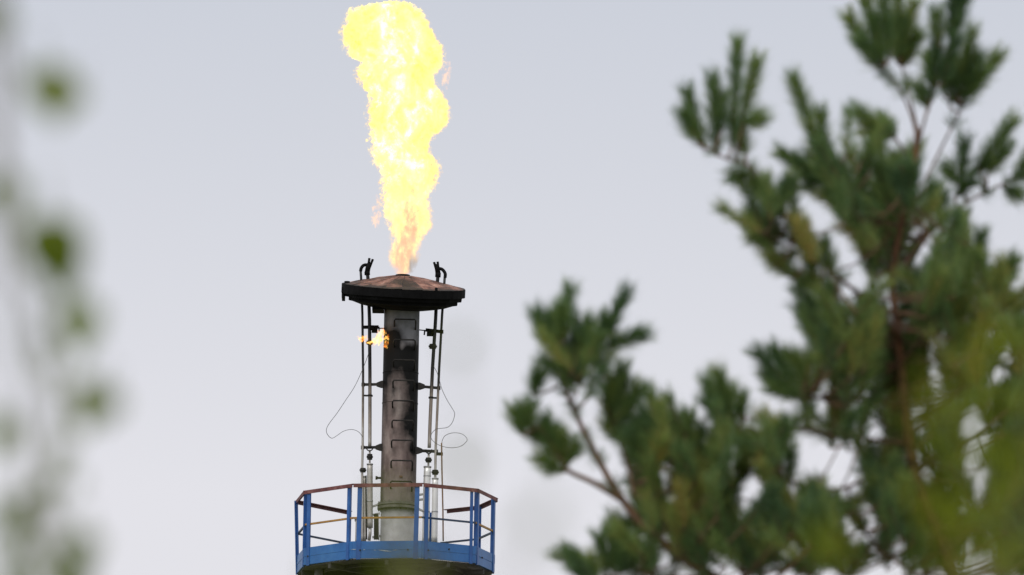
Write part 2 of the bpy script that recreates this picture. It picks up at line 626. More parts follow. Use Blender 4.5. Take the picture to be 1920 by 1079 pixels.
sh = MB()
NS, NR = 288, 26
n0 = 0
sect = 18
for i in range(NR + 1):
    rad = 13 + (114.5 - 13) * i / NR
    for k in range(NS):
        a = 2 * math.pi * k / NS
        s_ = a / (2 * math.pi) * sect
        fr = s_ - math.floor(s_)
        lift = (fr ** 2) * 1.1 * (.35 + .65 * rad / 114)              # overlapping sheets
        lift += 1.6 * noise.noise(Vector((math.floor(s_) * 3.1, rad * .035, 1.7))) * rad / 114
        lift += .9 * noise.noise(Vector((math.cos(a) * rad * .06, math.sin(a) * rad * .06, 4.)))
        sh.v.append(shield_xf(rad, a, shield_prof(rad) + lift))
for i in range(NR):
    for k in range(NS):
        k2 = (k + 1) % NS
        sh.face((i * NS + k, (i + 1) * NS + k, (i + 1) * NS + k2, i * NS + k2), False)
# underside of the sheet, 2.5 px lower
nb = len(sh.v)
for i in range(NR + 1):
    rad = 13 + (114.5 - 13) * i / NR
    for k in range(NS):
        sh.v.append(shield_xf(rad, 2 * math.pi * k / NS, shield_prof(rad) - 4.0))
for i in range(NR):
    for k in range(NS):
        k2 = (k + 1) % NS
        sh.face((nb + i * NS + k, nb + i * NS + k2, nb + (i + 1) * NS + k2, nb + (i + 1) * NS + k), False)


def soot_shield(v):
    r_, a_, h_ = inv_shield(v)
    s_ = math.floor(a_ / (2 * math.pi) * sect)
    n_ = noise.noise(Vector((s_ * 5.3, r_ * .02, .3)))
    n2 = noise.fractal(Vector((v.x * 5, v.y * 5, v.z * 5)), 1, 2, 3)
    edge = np.interp(r_, [60, 98, 110, 115], [0, .12, .7, 1])
    mid = math.exp(-((a_ + .05) / .5) ** 2) * np.interp(r_, [20, 40, 80], [0, .6, .75])
    left = math.exp(-((a_ + 1.3) / .45) ** 2) * .3
    q_ = a_ / (2 * math.pi) * sect
    q_ -= math.floor(q_)
    seam = .55 if (q_ < .10 and noise.noise(Vector((s_ * 2.1, r_ * .05, 9.))) > -.25) else 0.
    q2 = abs((r_ + 9 * noise.noise(Vector((s_ * 1.7, 3., 1.)))) % 38 - 19)
    ring = .4 if q2 < 1.6 and n_ > -.1 else 0.
    return max(0., min(1., float(edge) + .6 * n_ + .4 * n2 + mid + left + seam + ring + .10))


shield = part(sh, 'heat_shield', M['shield'], attrs={'soot': soot_shield}, label='rust red conical shield on top of the stack')
# thick black rim
rim = MB()
rs = 40
wob = [1 + .006 * math.sin(3 * 2 * math.pi * k / rs + .5) for k in range(rs)]


def rim_xf(r, a, h):
    k = int(round(a / (2 * math.pi) * rs)) % rs
    hh = h * (1 + .25 * math.exp(-((math.sin(a) + 1) / .4) ** 2)) if h < 0 else h
    return shield_xf(r * wob[k], a, hh)


rim.lathe([(110, 4), (112, 7.8), (116.2, 7.4), (116.2, -8), (112.5, -8.2), (112.5, 3.5)], rim_xf, rs, smooth=False, close=False)
part(rim, 'shield_rim', M['soot'], shield)
# stepped underside
un = MB()
un.lathe([(112.2, 4), (112.4, -11), (112.0, -15.5), (104.5, -16), (104.3, -22.5), (96, -24), (80, -29.5), (60, -33.5), (40, -36.5), (34, -37)], shield_xf, 14, smooth=False, close=False)
part(un, 'shield_underside', M['soot'], shield)
# hooks and a wing plate under the rim
un = MB().box(P(709, 580, D - .25), (22 * S, .5, 8 * S))
part(un, 'hanger_plate', M['soot'], shield)
c = P(651, 533, D)
part(MB().tube([c + Vector((0, -.1, -.12)), c + Vector((0, -.1, .035))], .055, 10), 'lug', M['soot'], shield)
c = P(818, 543, D - .95)
part(MB().tube([c + Vector((0, 0, -.05)), c + Vector((0, 0, .03))], .028, 8), 'lug', M['soot'], shield)
part(MB().box(P(644, 552, D), (6 * S, .5, 18 * S)), 'edge_clip', M['soot'], shield)

# ---- pilot tubes
def soot_tube(v):
    py = 527 + (zt - v.z) / (zt - zc) * (948 - 527)
    base = float(np.interp(py, [480, 655, 700, 740, 800, 850, 1000], [1, .95, .62, .34, .18, .02, 0]))
    return base + .12 * noise.noise(v * 4)


def pipe_px(pts, wpx, dy, seg=12, smooth=0):
    q = [P(x, y, D + dy) for (x, y) in pts]
    if smooth:
        q = smooth_path(q, smooth)
    else:
        out = []
        for a, b in zip(q, q[1:]):
            n = max(1, int((b - a).length / .1))
            out += [a + (b - a) * k / n for k in range(n)]
        q = out + [q[-1]]
    return MB().tube(q, wpx * S / 2, seg)


def union(px, py, dy, w, h, parent):
    u = MB()
    c = P(px, py, D + dy)
    for (dz, ww, hh) in ((0, w, h * .34), (h * .33, w * .8, h * .3), (-h * .33, w * .8, h * .3)):
        z0 = c.z + dz * S
        u.lathe([(ww / 2 * S, z0 - hh / 2 * S), (ww / 2 * S, z0 + hh / 2 * S)], lambda r, a, hz: (c.x + r * math.sin(a), c.y - r * math.cos(a), hz), 12, smooth=False)
    part(u, 'union', M['dark_iron'], parent)


def canister(pts, w, dy, parent, mt=None, bands=()):
    q = pipe_px(pts, w, dy, 24)
    o = part(q, 'insulation_jacket', mt or M['alu'], parent)
    c = P(*pts[0], D + dy)
    k = MB()
    k.tube([c + Vector((0, 0, -.012)), c + Vector((0, 0, .012))], w * S / 2 + .008, 24)
    part(k, 'band', M['galv'], parent)
    for by in bands:
        k = MB()
        t = (by - pts[0][1]) / (pts[-1][1] - pts[0][1])
        c2 = P(pts[0][0] + (pts[-1][0] - pts[0][0]) * t, by, D + dy)
        k.tube([c2 + Vector((0, 0, -.012)), c2 + Vector((0, 0, .012))], w * S / 2 + .005, 24)
        part(k, 'band', M['galv'], parent)
    return o


ST = {'soot': soot_tube}
DL, DR = -.10, -.10
# left pair
t1 = part(pipe_px([(676, 506), (677, 520), (679.5, 590), (680.8, 700), (680, 840), (679, 880), (679.5, 1016)], 4.6, DL), 'gas_tube', M['pilot'], attrs=ST)
t2 = part(pipe_px([(688.5, 506), (690.5, 530), (692.8, 600), (693.6, 700), (693.6, 780), (693.4, 838)], 6.6, DL), 'pilot_tube', M['pilot'], attrs=ST)
# right pair
t3 = part(pipe_px([(834, 518), (833, 533), (829, 590), (823.5, 690), (820, 770), (817, 838), (816, 900)], 4.8, DR), 'gas_tube', M['pilot'], attrs=ST)
t4 = part(pipe_px([(822, 510), (820, 530), (816.7, 600), (811, 690), (806.5, 790), (804.8, 840)], 6.6, DR), 'pilot_tube', M['pilot'], attrs=ST)
# nozzles above the shield
n = pipe_px([(676, 509), (677.5, 503), (681, 498.5), (686, 497), (690, 498)], 6.2, DL, 12, 4)
part(n, 'elbow', M['soot'], t1)
n = pipe_px([(688.7, 516), (688.3, 510)], 10.5, DL)
q = pipe_px([(688.5, 511), (690.0, 503), (693, 495)], 9.8, DL)
n2 = MB()
for a_ in (n, q, pipe_px([(690.5, 500), (692.6, 484.5)], 4.6, DL - .02), pipe_px([(694, 499), (699.2, 486.5)], 4.6, DL - .02), pipe_px([(691, 502), (694.2, 493)], 7.2, DL)):
    k0 = len(n2.v)
    n2.v += a_.v
    n2.f += [tuple(i + k0 for i in ff) for ff in a_.f]
    n2.sm += a_.sm
part(n2, 'nozzle', M['soot'], t2)
n = pipe_px([(834.5, 521), (834.8, 514), (832, 508.5), (828, 505), (823, 504)], 6.2, DR, 12, 4)
part(n, 'elbow', M['soot'], t3)
n2 = MB()
for a_ in (pipe_px([(821, 520), (821.5, 512)], 10.5, DR), pipe_px([(821.3, 513), (820, 504), (818, 497)], 9.8, DR), pipe_px([(817, 502), (813.8, 492)], 4.6, DR - .02), pipe_px([(821.5, 500), (820.6, 491.2)], 4.6, DR - .02), pipe_px([(819.5, 503), (817.5, 496)], 7.6, DR)):
    k0 = len(n2.v)
    n2.v += a_.v
    n2.f += [tuple(i + k0 for i in ff) for ff in a_.f]
    n2.sm += a_.sm
part(n2, 'nozzle', M['soot'], t4)
# pilot rings
union(693, 643, DL, 14, 7, t2)
union(811.5, 650, DR, 16, 9, t4)
# U hooks, unions and jackets below
for (px, tb, dy) in ((693, t2, DL), (804, t4, DR)):
    y_ = 838 if px == 693 else 843
    h = pipe_px([(px - 5.5, y_), (px - 5, y_ + 5), (px, y_ + 8), (px + 5, y_ + 5), (px + 5.5, y_)], 2.2, dy - .03, 8, 4)
    part(h, 'u_bolt', M['dark_iron'], tb)
part(pipe_px([(693.3, 844), (693.3, 873)], 3.4, DL), 'stem', M['pilot'], t2, ST)
part(pipe_px([(804, 850), (803, 878)], 3.8, DR), 'stem', M['pilot'], t4, ST)
union(693.3, 857, DL, 12, 11, t2)
union(803.5, 863, DR, 13, 9, t4)
union(680.5, 882, DL, 13, 8, t1)
union(816, 886, DR, 14, 9, t3)
canister([(693.5, 871), (693.8, 990)], 10.5, DL, t2, M['pilot'], (940,))
canister([(801.5, 876), (800, 920), (798, 1017)], 13.2, DR, t4, None, (893, 960))
canister([(816, 898), (814.5, 1017)], 11.4, DR, t3, None, (960,))
canister([(683, 894), (684.5, 1015)], 5.0, DL + .03, t1, M['pilot'])
part(pipe_px([(686.5, 892), (687.8, 1012)], 2.2, DL), 'heating_line', M['dark_iron'], t1)
part(pipe_px([(693.8, 990), (693.8, 1000), (692, 1014)], 6, DL), 'drain_leg', M['pilot'], t2, ST)

# ---- brackets holding the tubes
def bracket(side, xw, xe, py0, py1, hw, flare=True):
    bk = MB()
    a, b2 = P(xw, py0, D - .08), P(xe, py1, D - .08)
    bk.beam(a, b2, .03, hw * S)
    if flare:
        k = 13 * side
        a1, a2 = P(xw, py0, D - .08), P(xw + k, py0 + .5, D - .08)
        for s_, (h0, h1) in ((0, (11, 11)), (1, (11, 6))):
            pass
        n = len(bk.v)
        for y_ in (-.05, .05):
            for (p, hh) in ((a1, 6.5), (a1 + (a2 - a1) * .35, 6.2), (a2, 2.9)):
                bk.v.append(p + Vector((0, y_, hh * S)))
                bk.v.append(p + Vector((0, y_, -hh * S)))
        for (i, j) in ((0, 2), (2, 4)):
            bk.face((n + i, n + j, n + j + 1, n + i + 1))
            bk.face((n + 6 + i, n + 6 + i + 1, n + 6 + j + 1, n + 6 + j))
            bk.face((n + i, n + 6 + i, n + 6 + j, n + j))
            bk.face((n + i + 1, n + j + 1, n + 6 + j + 1, n + 6 + i + 1))
        bk.face((n + 4, n + 10, n + 11, n + 5))
    bk.tube([b2 + Vector((0, 0, -3.4 * S)), b2 + Vector((0, 0, 3.4 * S))], 3.4 * S, 12)
    return part(bk, 'bracket', M['dark_iron'])


bracket(-1, 719, 681, 721, 721.5, 5)
bracket(-1, 717, 680, 839, 839.5, 5)
bracket(1, 783.5, 822.5, 724.5, 728, 5)
bracket(1, 779, 818, 845, 847, 5.5)
# upper guides with sheet plates and hooked rods
bk = MB()
bk.beam(P(677.5, 614, D - .1), P(710, 613.5, D - .1), .04, 6 * S)
bk.box(P(702.5, 618.5, D - .1), (11 * S, .03, 12.5 * S))
bk.beam(P(706, 616, D - .1), P(722, 616, D - .1), .02, 1.8 * S)
bk.beam(P(710.5, 613, D - .1), P(711, 622, D - .1), .03, 2.5 * S)
bk.box(P(697, 615, D - .1), (8 * S, .12, 8 * S))
part(bk, 'guide_plate', M['soot'])
bk = MB()
bk.beam(P(829, 622.5, D - .1), P(798, 619, D - .1), .04, 6 * S)
bk.box(P(806, 625, D - .1), (11.5 * S, .03, 12 * S))
bk.beam(P(786, 619, D - .1), P(800, 620.5, D - .1), .02, 1.8 * S)
bk.beam(P(796.5, 619, D - .1), P(795.5, 628.5, D - .1), .03, 2.8 * S)
bk.box(P(828.5, 622.5, D - .1), (6 * S, .1, 6 * S))
part(bk, 'guide_plate', M['soot'])
for (xa, xb, y_, t) in ((681, 699, 742, t2), (803.5, 818.5, 746, t4)):
    bk = MB()
    bk.beam(P(xa, y_, D - .1), P(xb, y_ + .6, D - .1), .05, 2.8 * S)
    c = P(693.5 if xa < 700 else 808.3, y_, D - .1)
    bk.tube([c - Vector((0, 0, .018)), c + Vector((0, 0, .018))], 4.2 * S, 12)
    part(bk, 'clamp', M['dark_iron'], t)
# low stays from the flange to the tubes
for (xa, ya, xb, yb) in ((714, 945, 699, 950), (712, 963, 699, 966), (780, 929, 800, 926), (780, 938, 800, 936), (781, 953, 800, 962), (715, 1005, 698, 1008)):
    bk = MB()
    bk.beam(P(xa, ya, D - .05), P(xb, yb, D - .05), .08, 3.2 * S)
    part(bk, 'stay', M['galv'])
part(pipe_px([(710, 962), (710.4, 1013)], 2.0, -.2), 'stay', M['galv'])
bk = MB()
bk.beam(P(706, 964, D - .1), P(706, 1012, D - .1), .05, 10 * S, Vector((1, 0, 0)))
part(bk, 'stay', M['dark_iron'])
# instrument rod
rod = part(pipe_px([(828, 831), (828.6, 880), (830.5, 960), (831, 1015)], 2.8, -.12), 'conduit', M['instr'], label='thin rusty conduit beside the right hand tubes')
bk = MB()
bk.box(P(823, 851.5, D - .11), (15 * S, .02, 6 * S))
part(bk, 'tie_plate', M['dark_iron'], rod)
# control box behind the left posts
bk = MB()
bk.box(P(676, 996, D + .1), (19 * S, .3, 40 * S))
bk.box(P(676, 975, D + .1), (22 * S, .34, 2.5 * S))
part(bk, 'junction_box', M['galv'])

# ---- loose wires
def wire(pts, dys):
    q = [P(x, y, D + d) for (x, y), d in zip(pts, dys)]
    return part(MB().tube(smooth_path(q, 8), .0052, 6), 'loose_wire', M['wire'])


w1 = [(692, 660), (688, 672), (679, 695), (665, 725), (648, 751), (632, 775), (617, 795), (612, 806), (614, 815), (622, 822), (632, 817), (642, 810), (652, 806.5), (662, 806), (672, 810), (680, 819)]
wire(w1, [-.15] * 3 + [-.2, -.3, -.35, -.4, -.4, -.4, -.38, -.3, -.25, -.22, -.2, -.18, -.13])
w2 = [(812, 686), (819, 698), (824, 714), (829, 731), (838, 750), (849, 768), (852.5, 776), (850, 788), (845, 797), (838, 802), (828, 803.5), (818, 805), (811, 811), (808, 818), (810, 825), (818, 832), (830, 837.5), (848, 840), (864, 837), (874, 829), (875.5, 823), (868, 815), (856, 812), (844, 813), (834, 818), (829.5, 826), (828.3, 832)]
wire(w2, [-.14] * 3 + [-.2, -.28, -.33, -.36, -.36, -.33, -.3, -.25, -.2, -.2, -.2, -.2, -.25, -.3, -.36, -.42, -.46, -.46, -.42, -.38, -.3, -.22, -.15, -.12])

# ---- platform: nine-sided, slightly out of level
PCX = P(742, 934, D).x
PZ = P(742, 934, D).z
RP = 187 * S
TL = math.tan(ROLL)
PH = [R_(a) for a in (-24, 16, 54, 92, 124, 163, 210, 259, 297)]


def V(ph, r, h):
    x = r * math.sin(ph)
    return Vector((PCX + x, D - r * math.cos(ph), PZ + h + TL * x))


def VE(i, t, r, h):
    """point at fraction t of side i"""
    return V(PH[i % 9], r, h).lerp(V(PH[(i + 1) % 9], r, h), t)


HT, HB = -1.095, -1.425              # top and bottom of the toe board
# deck: plate with an open grating strip along the two right-hand front sides
dk = MB()
grate = {1: (.03, .60), 2: (.05, .8)}
dz0, dz1 = HB - .03, HB - .004
inner = .35
for i in range(9):
    ro = RP - .03
    ri_g = RP - .27
    cuts = [(0, 1, ro)]
    if i in grate:
        a, b2 = grate[i]
        cuts = [(0, a, ro), (a, b2, ri_g), (b2, 1, ro)]
    for (a, b2, r_o) in cuts:
        q = [VE(i, a, inner, dz0), VE(i, b2, inner, dz0), VE(i, b2, r_o, dz0), VE(i, a, r_o, dz0)]
        q2 = [p + Vector((0, 0, dz1 - dz0)) for p in q]
        k = len(dk.v)
        dk.v += q + q2
        for ff in ((0, 1, 2, 3), (7, 6, 5, 4), (0, 4, 5, 1), (1, 5, 6, 2), (2, 6, 7, 3), (3, 7, 4, 0)):
            dk.face([k + z_ for z_ in ff])
    if i in grate:
        a, b2 = grate[i]
        nbar = 14
        for k in range(nbar + 1):
            t = a + (b2 - a) * k / nbar
            dk.beam(VE(i, t, ri_g - .01, dz0 + .01), VE(i, t + .015, ro, dz0 + .01), .022, .03)
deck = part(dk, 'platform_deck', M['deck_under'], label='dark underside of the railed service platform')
# beams under the deck
sb_ = MB()
for i in range(9):
    a, b2 = V(PH[i] + R_(20), .4, dz0 - .06), V(PH[i] + R_(20), RP * .93, dz0 - .04)
    sb_.beam(a, b2, .07, .10)
for rr_ in (.95, 1.45):
    for i in range(9):
        sb_.beam(V(PH[i], rr_, dz0 - .032), V(PH[(i + 1) % 9], rr_, dz0 - .032), .05, .06)
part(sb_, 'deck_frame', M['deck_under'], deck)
for (dy, xa, xb) in ((.45, 574, 922), (-.35, 600, 900)):
    bm_ = MB()
    a, b2 = P(xa, 1078, D + dy), P(xb, 1078, D + dy)
    z_ = P(742, 1070, D + .45).z
    for (dz, w, h) in ((-.01, .16, .02), (-.13, .025, .22), (-.25, .16, .02)):
        bm_.beam((a.x, a.y, z_ + dz), (b2.x, b2.y, z_ + dz), w, h)
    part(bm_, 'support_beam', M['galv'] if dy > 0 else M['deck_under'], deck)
for px in (811, 598):
    pp = MB()
    a = P(px, 1063.5 if px == 811 else 1068, D - .5)
    pp.tube([a, a - Vector((0, 0, 1.6))], 6.5 * S if px == 811 else 8 * S, 20)
    part(pp, 'strut', M['galv'], deck)
# toe boards
toes = []
for i in range(9):
    if i == 5:
        continue
    tb = MB()
    for (h0, h1, ins) in ((HT, (HT + HB) / 2 - .004, 0), ((HT + HB) / 2 + .004 - .008, HB, .004)):
        a, b2 = VE(i, .0, RP - ins, (h0 + h1) / 2), VE(i, 1., RP - ins, (h0 + h1) / 2)
        tb.beam(a, b2, .012, abs(h0 - h1) - .004)
    a, b2 = VE(i, .0, RP - .012, (HT + HB) / 2), VE(i, 1., RP - .012, (HT + HB) / 2)
    tb.beam(a, b2, .008, .1)
    a, b2 = VE(i, .0, RP - .03, HB + .006), VE(i, 1., RP - .03, HB + .006)
    tb.beam(a, b2, .05, .008)
    toes.append(part(tb, 'toe_board', M['blue'], deck))
for (i, t) in ((1, .5), (1, .12), (0, .8), (2, .3), (8, .1), (0, .12)):
    p = VE(i, t, RP + .012, -1.21 if i == 1 and t == .5 else -1.27)
    nrm = (p - Vector((PCX, D, p.z))).normalized()
    part(MB().tube([p, p + nrm * .02], .016, 8), 'bolt', M['dark_iron'], deck)
# scraped paint on the front board
M['scrape'] = mottled('bare_scraped_metal', [(.3, (.30, .36, .42)), (.7, (.5, .55, .6))], 20, .5)
for (px, py, L, hh, sl) in ((722, 1033.0, 26, 2.4, -1.5), (664, 1030.5, 12, 1.3, 0), (683, 1031, 4, 1.5, 0), (741, 1031.8, 11, 1.2, .6), (703, 1032, 5, 1, 0)):
    t0 = V(PH[0], RP, 0), V(PH[1], RP, 0)
    a0 = P(px, py, D)
    fr = (a0.x - t0[0].x) / (t0[1].x - t0[0].x)
    y_ = t0[0].y + (t0[1].y - t0[0].y) * fr - .0095
    c = P(px, py, y_)
    scr = MB()
    k = 0
    nn_ = 9
    for j in range(nn_):
        t = j / (nn_ - 1)
        w_ = hh * math.sin(math.pi * min(max(t, .04), .96)) * (.6 + .5 * rnd.random())
        xx = c.x + (t - .5) * L * S
        fr2 = (xx - t0[0].x) / (t0[1].x - t0[0].x)
        yy = t0[0].y + (t0[1].y - t0[0].y) * fr2 - .0095
        zz = c.z + (t - .5) * sl * 2 * S
        scr.v.append(Vector((xx, yy, zz + w_ / 2 * S)))
        scr.v.append(Vector((xx, yy, zz - w_ / 2 * S)))
    for j in range(nn_ - 1):
        scr.face((k + 2 * j, k + 2 * j + 1, k + 2 * j + 3, k + 2 * j + 2))
    part(scr, 'paint_scrape', M['scrape'], deck)
# posts
for i in range(9):
    for s_ in (-1, 1):
        side = i if s_ > 0 else (i - 1) % 9
        if i == 6 or (i == 5 and s_ > 0) or (i == 4 and s_ > 0) or (i == 7 and s_ < 0):
            continue
        off = .112 + .014 * rnd.random()
        L = (V(PH[0], RP, 0) - V(PH[1], RP, 0)).length
        t = off / L if s_ > 0 else 1 - off / L
        p0 = VE(side, t, RP + .012, HB - .02)
        p1 = VE(side, t, RP + .012, -.02)
        dirv = (V(PH[(side + 1) % 9], RP, 0) - V(PH[side], RP, 0)).normalized()
        nrm = Vector((-dirv.y, dirv.x, 0))
        lean = dirv * rnd.uniform(-.012, .012)
        if i == 7:
            lean = Vector((-.06, 0, 0))
        p1 = p1 + lean
        w = .082 if (i + (s_ > 0)) % 2 else .066
        po = MB()
        po.beam(p0, p1, .012, w, dirv)
        e = dirv * (w / 2 * -s_)
        inn = (Vector((PCX, D, 0)) - Vector((p0.x, p0.y, 0))).normalized() * (w / 2)
        po.beam(p0 + e + inn, p1 + e + inn, .012, w, inn.normalized())
        part(po, 'post', M['blue_post'], deck)
# top rail (angle iron), open at the back where the ladder comes up
# run from the back right, round the front, to the back left
order = [VE(4, .62, RP, 0), V(PH[4], RP, 0), V(PH[3], RP, 0), V(PH[2], RP, 0), V(PH[1], RP, 0), V(PH[0], RP, 0), V(PH[8], RP, 0), V(PH[7], RP, 0), VE(6, -.06, RP, 0)]
for a, b2 in zip(order, order[1:]):
    tr = MB()
    d = (b2 - a).normalized() * .026
    side = Vector((-(b2 - a).y, (b2 - a).x, 0)).normalized()
    tr.beam(a - d, b2 + d, .075, .012)
    mid_n = ((a + b2) / 2 - Vector((PCX, D, (a.z + b2.z) / 2))).normalized()
    tr.beam(a + mid_n * .034 - Vector((0, 0, .035)), b2 + mid_n * .034 - Vector((0, 0, .035)), .010, .062)
    part(tr, 'top_rail', M['rail_rust'], deck)
# knee rail
HM = -.645
mids = [(4, .7, 0, 'rail_navy'), (3, 1, 0, 'rail_navy'), (2, 1, 0, 'rail_yellow'), (1, 1, 0, 'rail_navy'), (0, 1, 0, 'rail_yellow'), (8, 1, 0, 'rail_yellow'), (7, 1, 0, 'rail_navy'), (6, 1, 0, 'rail_navy')]
for (i, t1_, t0_, mm) in mids:
    a, b2 = VE(i, t0_, RP - .02, HM), VE(i, t1_, RP - .02, HM)
    mr_ = MB()
    mr_.beam(a, b2, .035, .034)
    part(mr_, 'knee_rail', M[mm], deck, label={'rail_navy': 'dark blue knee rail', 'rail_yellow': 'yellow rusty knee rail'}[mm])

# ------------------------------------------------------------------ flames
prof_f = [(513, 742, 770), (505, 736, 775), (495, 730, 782), (485, 728, 786), (475, 728, 786), (465, 733, 788), (455, 735, 792), (445, 735, 795), (435, 733, 806), (425, 728, 814),
          (415, 724, 815), (405, 720, 812), (390, 717, 808), (375, 717, 807), (365, 718, 808), (355, 720, 815), (345, 717, 818), (335, 716, 820), (325, 718, 825), (312, 706, 828),
          (300, 702, 822), (290, 700, 812), (280, 699, 808), (265, 697, 808), (255, 697, 815), (247, 697, 826), (235, 693, 838), (220, 691, 844), (205, 692, 845), (195, 694, 841),
          (180, 697, 835), (172, 690, 828), (165, 681, 820), (155, 678, 816), (145, 672, 816), (137, 669, 817), (125, 677, 826), (117, 684, 831), (111, 664, 833), (106, 654, 834), (98, 651, 834), (88, 648, 832),
          (75, 646, 823), (65, 641, 818), (55, 643, 813), (45, 650, 808), (30, 654, 797), (20, 664, 786), (13, 690, 774), (7, 715, 768), (3, 735, 762)]
ys = np.array([p[0] for p in prof_f][::-1], float)
xl = np.array([p[1] for p in prof_f][::-1], float)
xr = np.array([p[2] for p in prof_f][::-1], float)
FB = P(757, 513, D)


def blob(mb, cx, cy, rx, ry, dy, seed, amp=.35):
    """small detached lick of flame"""
    k = len(mb.v)
    nu, nv = 18, 14
    c = P(cx, cy, D + dy)
    for j in range(nv + 1):
        th = math.pi * j / nv
        for i in range(nu):
            ph = 2 * math.pi * i / nu
            d = Vector((math.sin(th) * math.cos(ph), math.sin(th) * math.sin(ph), math.cos(th)))
            n_ = 1 + amp * 1.6 * noise.fractal(d * 1.7 + Vector((seed * 7.3, seed, 0)), .8, 2, 4)
            mb.v.append(c + Vector((d.x * rx * S * n_, d.y * min(rx, ry) * .8 * S * n_, d.z * ry * S * n_)))
    for j in range(nv):
        for i in range(nu):
            i2 = (i + 1) % nu
            mb.face((k + j * nu + i, k + (j + 1) * nu + i, k + (j + 1) * nu + i2, k + j * nu + i2), True)


fl = MB()
NRW, NT = 260, 120
for j in range(NRW + 1):
    y = 514 + (-13 - 514) * j / NRW
    yy = min(max(y, 3), 513)
    l, r_ = float(np.interp(yy, ys, xl)), float(np.interp(yy, ys, xr))
    cx, hw = (l + r_) / 2, max((r_ - l) / 2, .5)
    grow = min(1., .2 + (514 - y) / 110)
    if y < 40:
        hw = max(hw, float(np.interp(y, [-14, -8, 0, 40], [20, 48, 66, 70])))
    for k in range(NT):
        th = 2 * math.pi * k / NT
        q = Vector((cx + hw * math.cos(th), hw * .8 * math.sin(th), y))
        s2 = noise.turbulence_vector(q / 17 + Vector((9, 4, 2)), 3, False)
        out = Vector((math.cos(th), .8 * math.sin(th), 0))
        q = q + s2 * 2.5 * grow + out * (13. if math.cos(th) < 0 else 9.) * max(grow, .5)
        fl.v.append(P(q.x, q.z, D + q.y * S))
for j in range(NRW):
    for k in range(NT):
        k2 = (k + 1) % NT
        fl.face((j * NT + k, j * NT + k2, (j + 1) * NT + k2, (j + 1) * NT + k), True)
fl.face([k for k in range(NT)][::-1])
fl.face([NRW * NT + k for k in range(NT)])
FH = P(757, 3, D).z - FB.z
fprof = []
for (y, l, r_) in prof_f:
    a, b2 = P(l, y, D), P(r_, y, D)
    fprof.append((((a.z + b2.z) / 2 - FB.z) / FH, (a.x + b2.x) / 2 - FB.x, (b2.x - a.x) / 2))
fprof[0] = (0., fprof[0][1], fprof[0][2])
fprof[-1] = (1., fprof[-1][1], .0)
FM = big_flame_mat(fprof, FH)
flame = fl.build('flare_flame', FM, None, FB)
tag(flame, 'tall bright yellow flame burning above the rusted shield of the stack', 'flame')
# wisps of flame torn off the side
WM = bpy.data.materials.new('thin_burning_wisp')
WM.use_nodes = True
nt = WM.node_tree
nt.nodes.remove(nt.nodes['Principled BSDF'])
nz = noise_node(nt, 11, 5, .65)
nc = ramp(nt, nz.outputs['Fac'], [(.4, (1.05, .66, .60)), (.65, (1.4, .95, .62))])
gas_finish(nt, maprange(nt, nz.outputs['Fac'], .44, .62, 0, 16.), nc.outputs['Color'], WM, .05)
for (bl, wl) in ((((838, 138, 7, 22, 0, 1, .5), (832, 154, 5, 10, .02, 4, .5)), 'thin pink lick of flame torn off the upper right of the big flame'),
                 (((705, 408, 8, 22, 0, 2, .5), (709, 374, 5, 9, .02, 3, .5)), 'faint pink lick of flame beside the lower left of the big flame')):
    wm_ = MB()
    for b_args in bl:
        blob(wm_, *b_args)
    wo = wm_.build('flame_wisp', WM, None, P(bl[0][0], bl[0][1], D))
    tag(wo, wl, 'flame')

# pilot flame
pf = MB()
for (cx, cy, rx, ry, dy, sd) in [(a_, b_, c_ * .86, d_ * .86, e_, f_) for (a_, b_, c_, d_, e_, f_) in ((682, 636, 8, 7, -.2, 1), (676, 635, 5, 3.5, -.2, 2), (705, 640, 8, 7, -.25, 3), (713, 634, 7, 12, -.33, 4), (718, 624, 4, 10, -.36, 5), (724, 637, 5, 12, -.42, 6),
                                 (723, 648, 4, 6, -.42, 7), (693, 643, 9, 3, -.24, 8), (698, 646, 6, 3.5, -.26, 9), (671, 631, 3, 2, -.2, 10), (708, 628, 3, 5, -.3, 11))]:
    blob(pf, cx, cy, rx, ry, dy, 300 + sd, .65)
PM = pilot_flame_mat()
PB = P(693, 643, D - .2)
pilot = pf.build('pilot_flame', PM, None, PB)
tag(pilot, 'small ragged orange flame at the left hand tubes beside the sooty pipe', 'flame')

# ------------------------------------------------------------------ pine tree
PY = 25.6
SP = PY / math.cos(PITCH) / FPX
exec_shoots = []


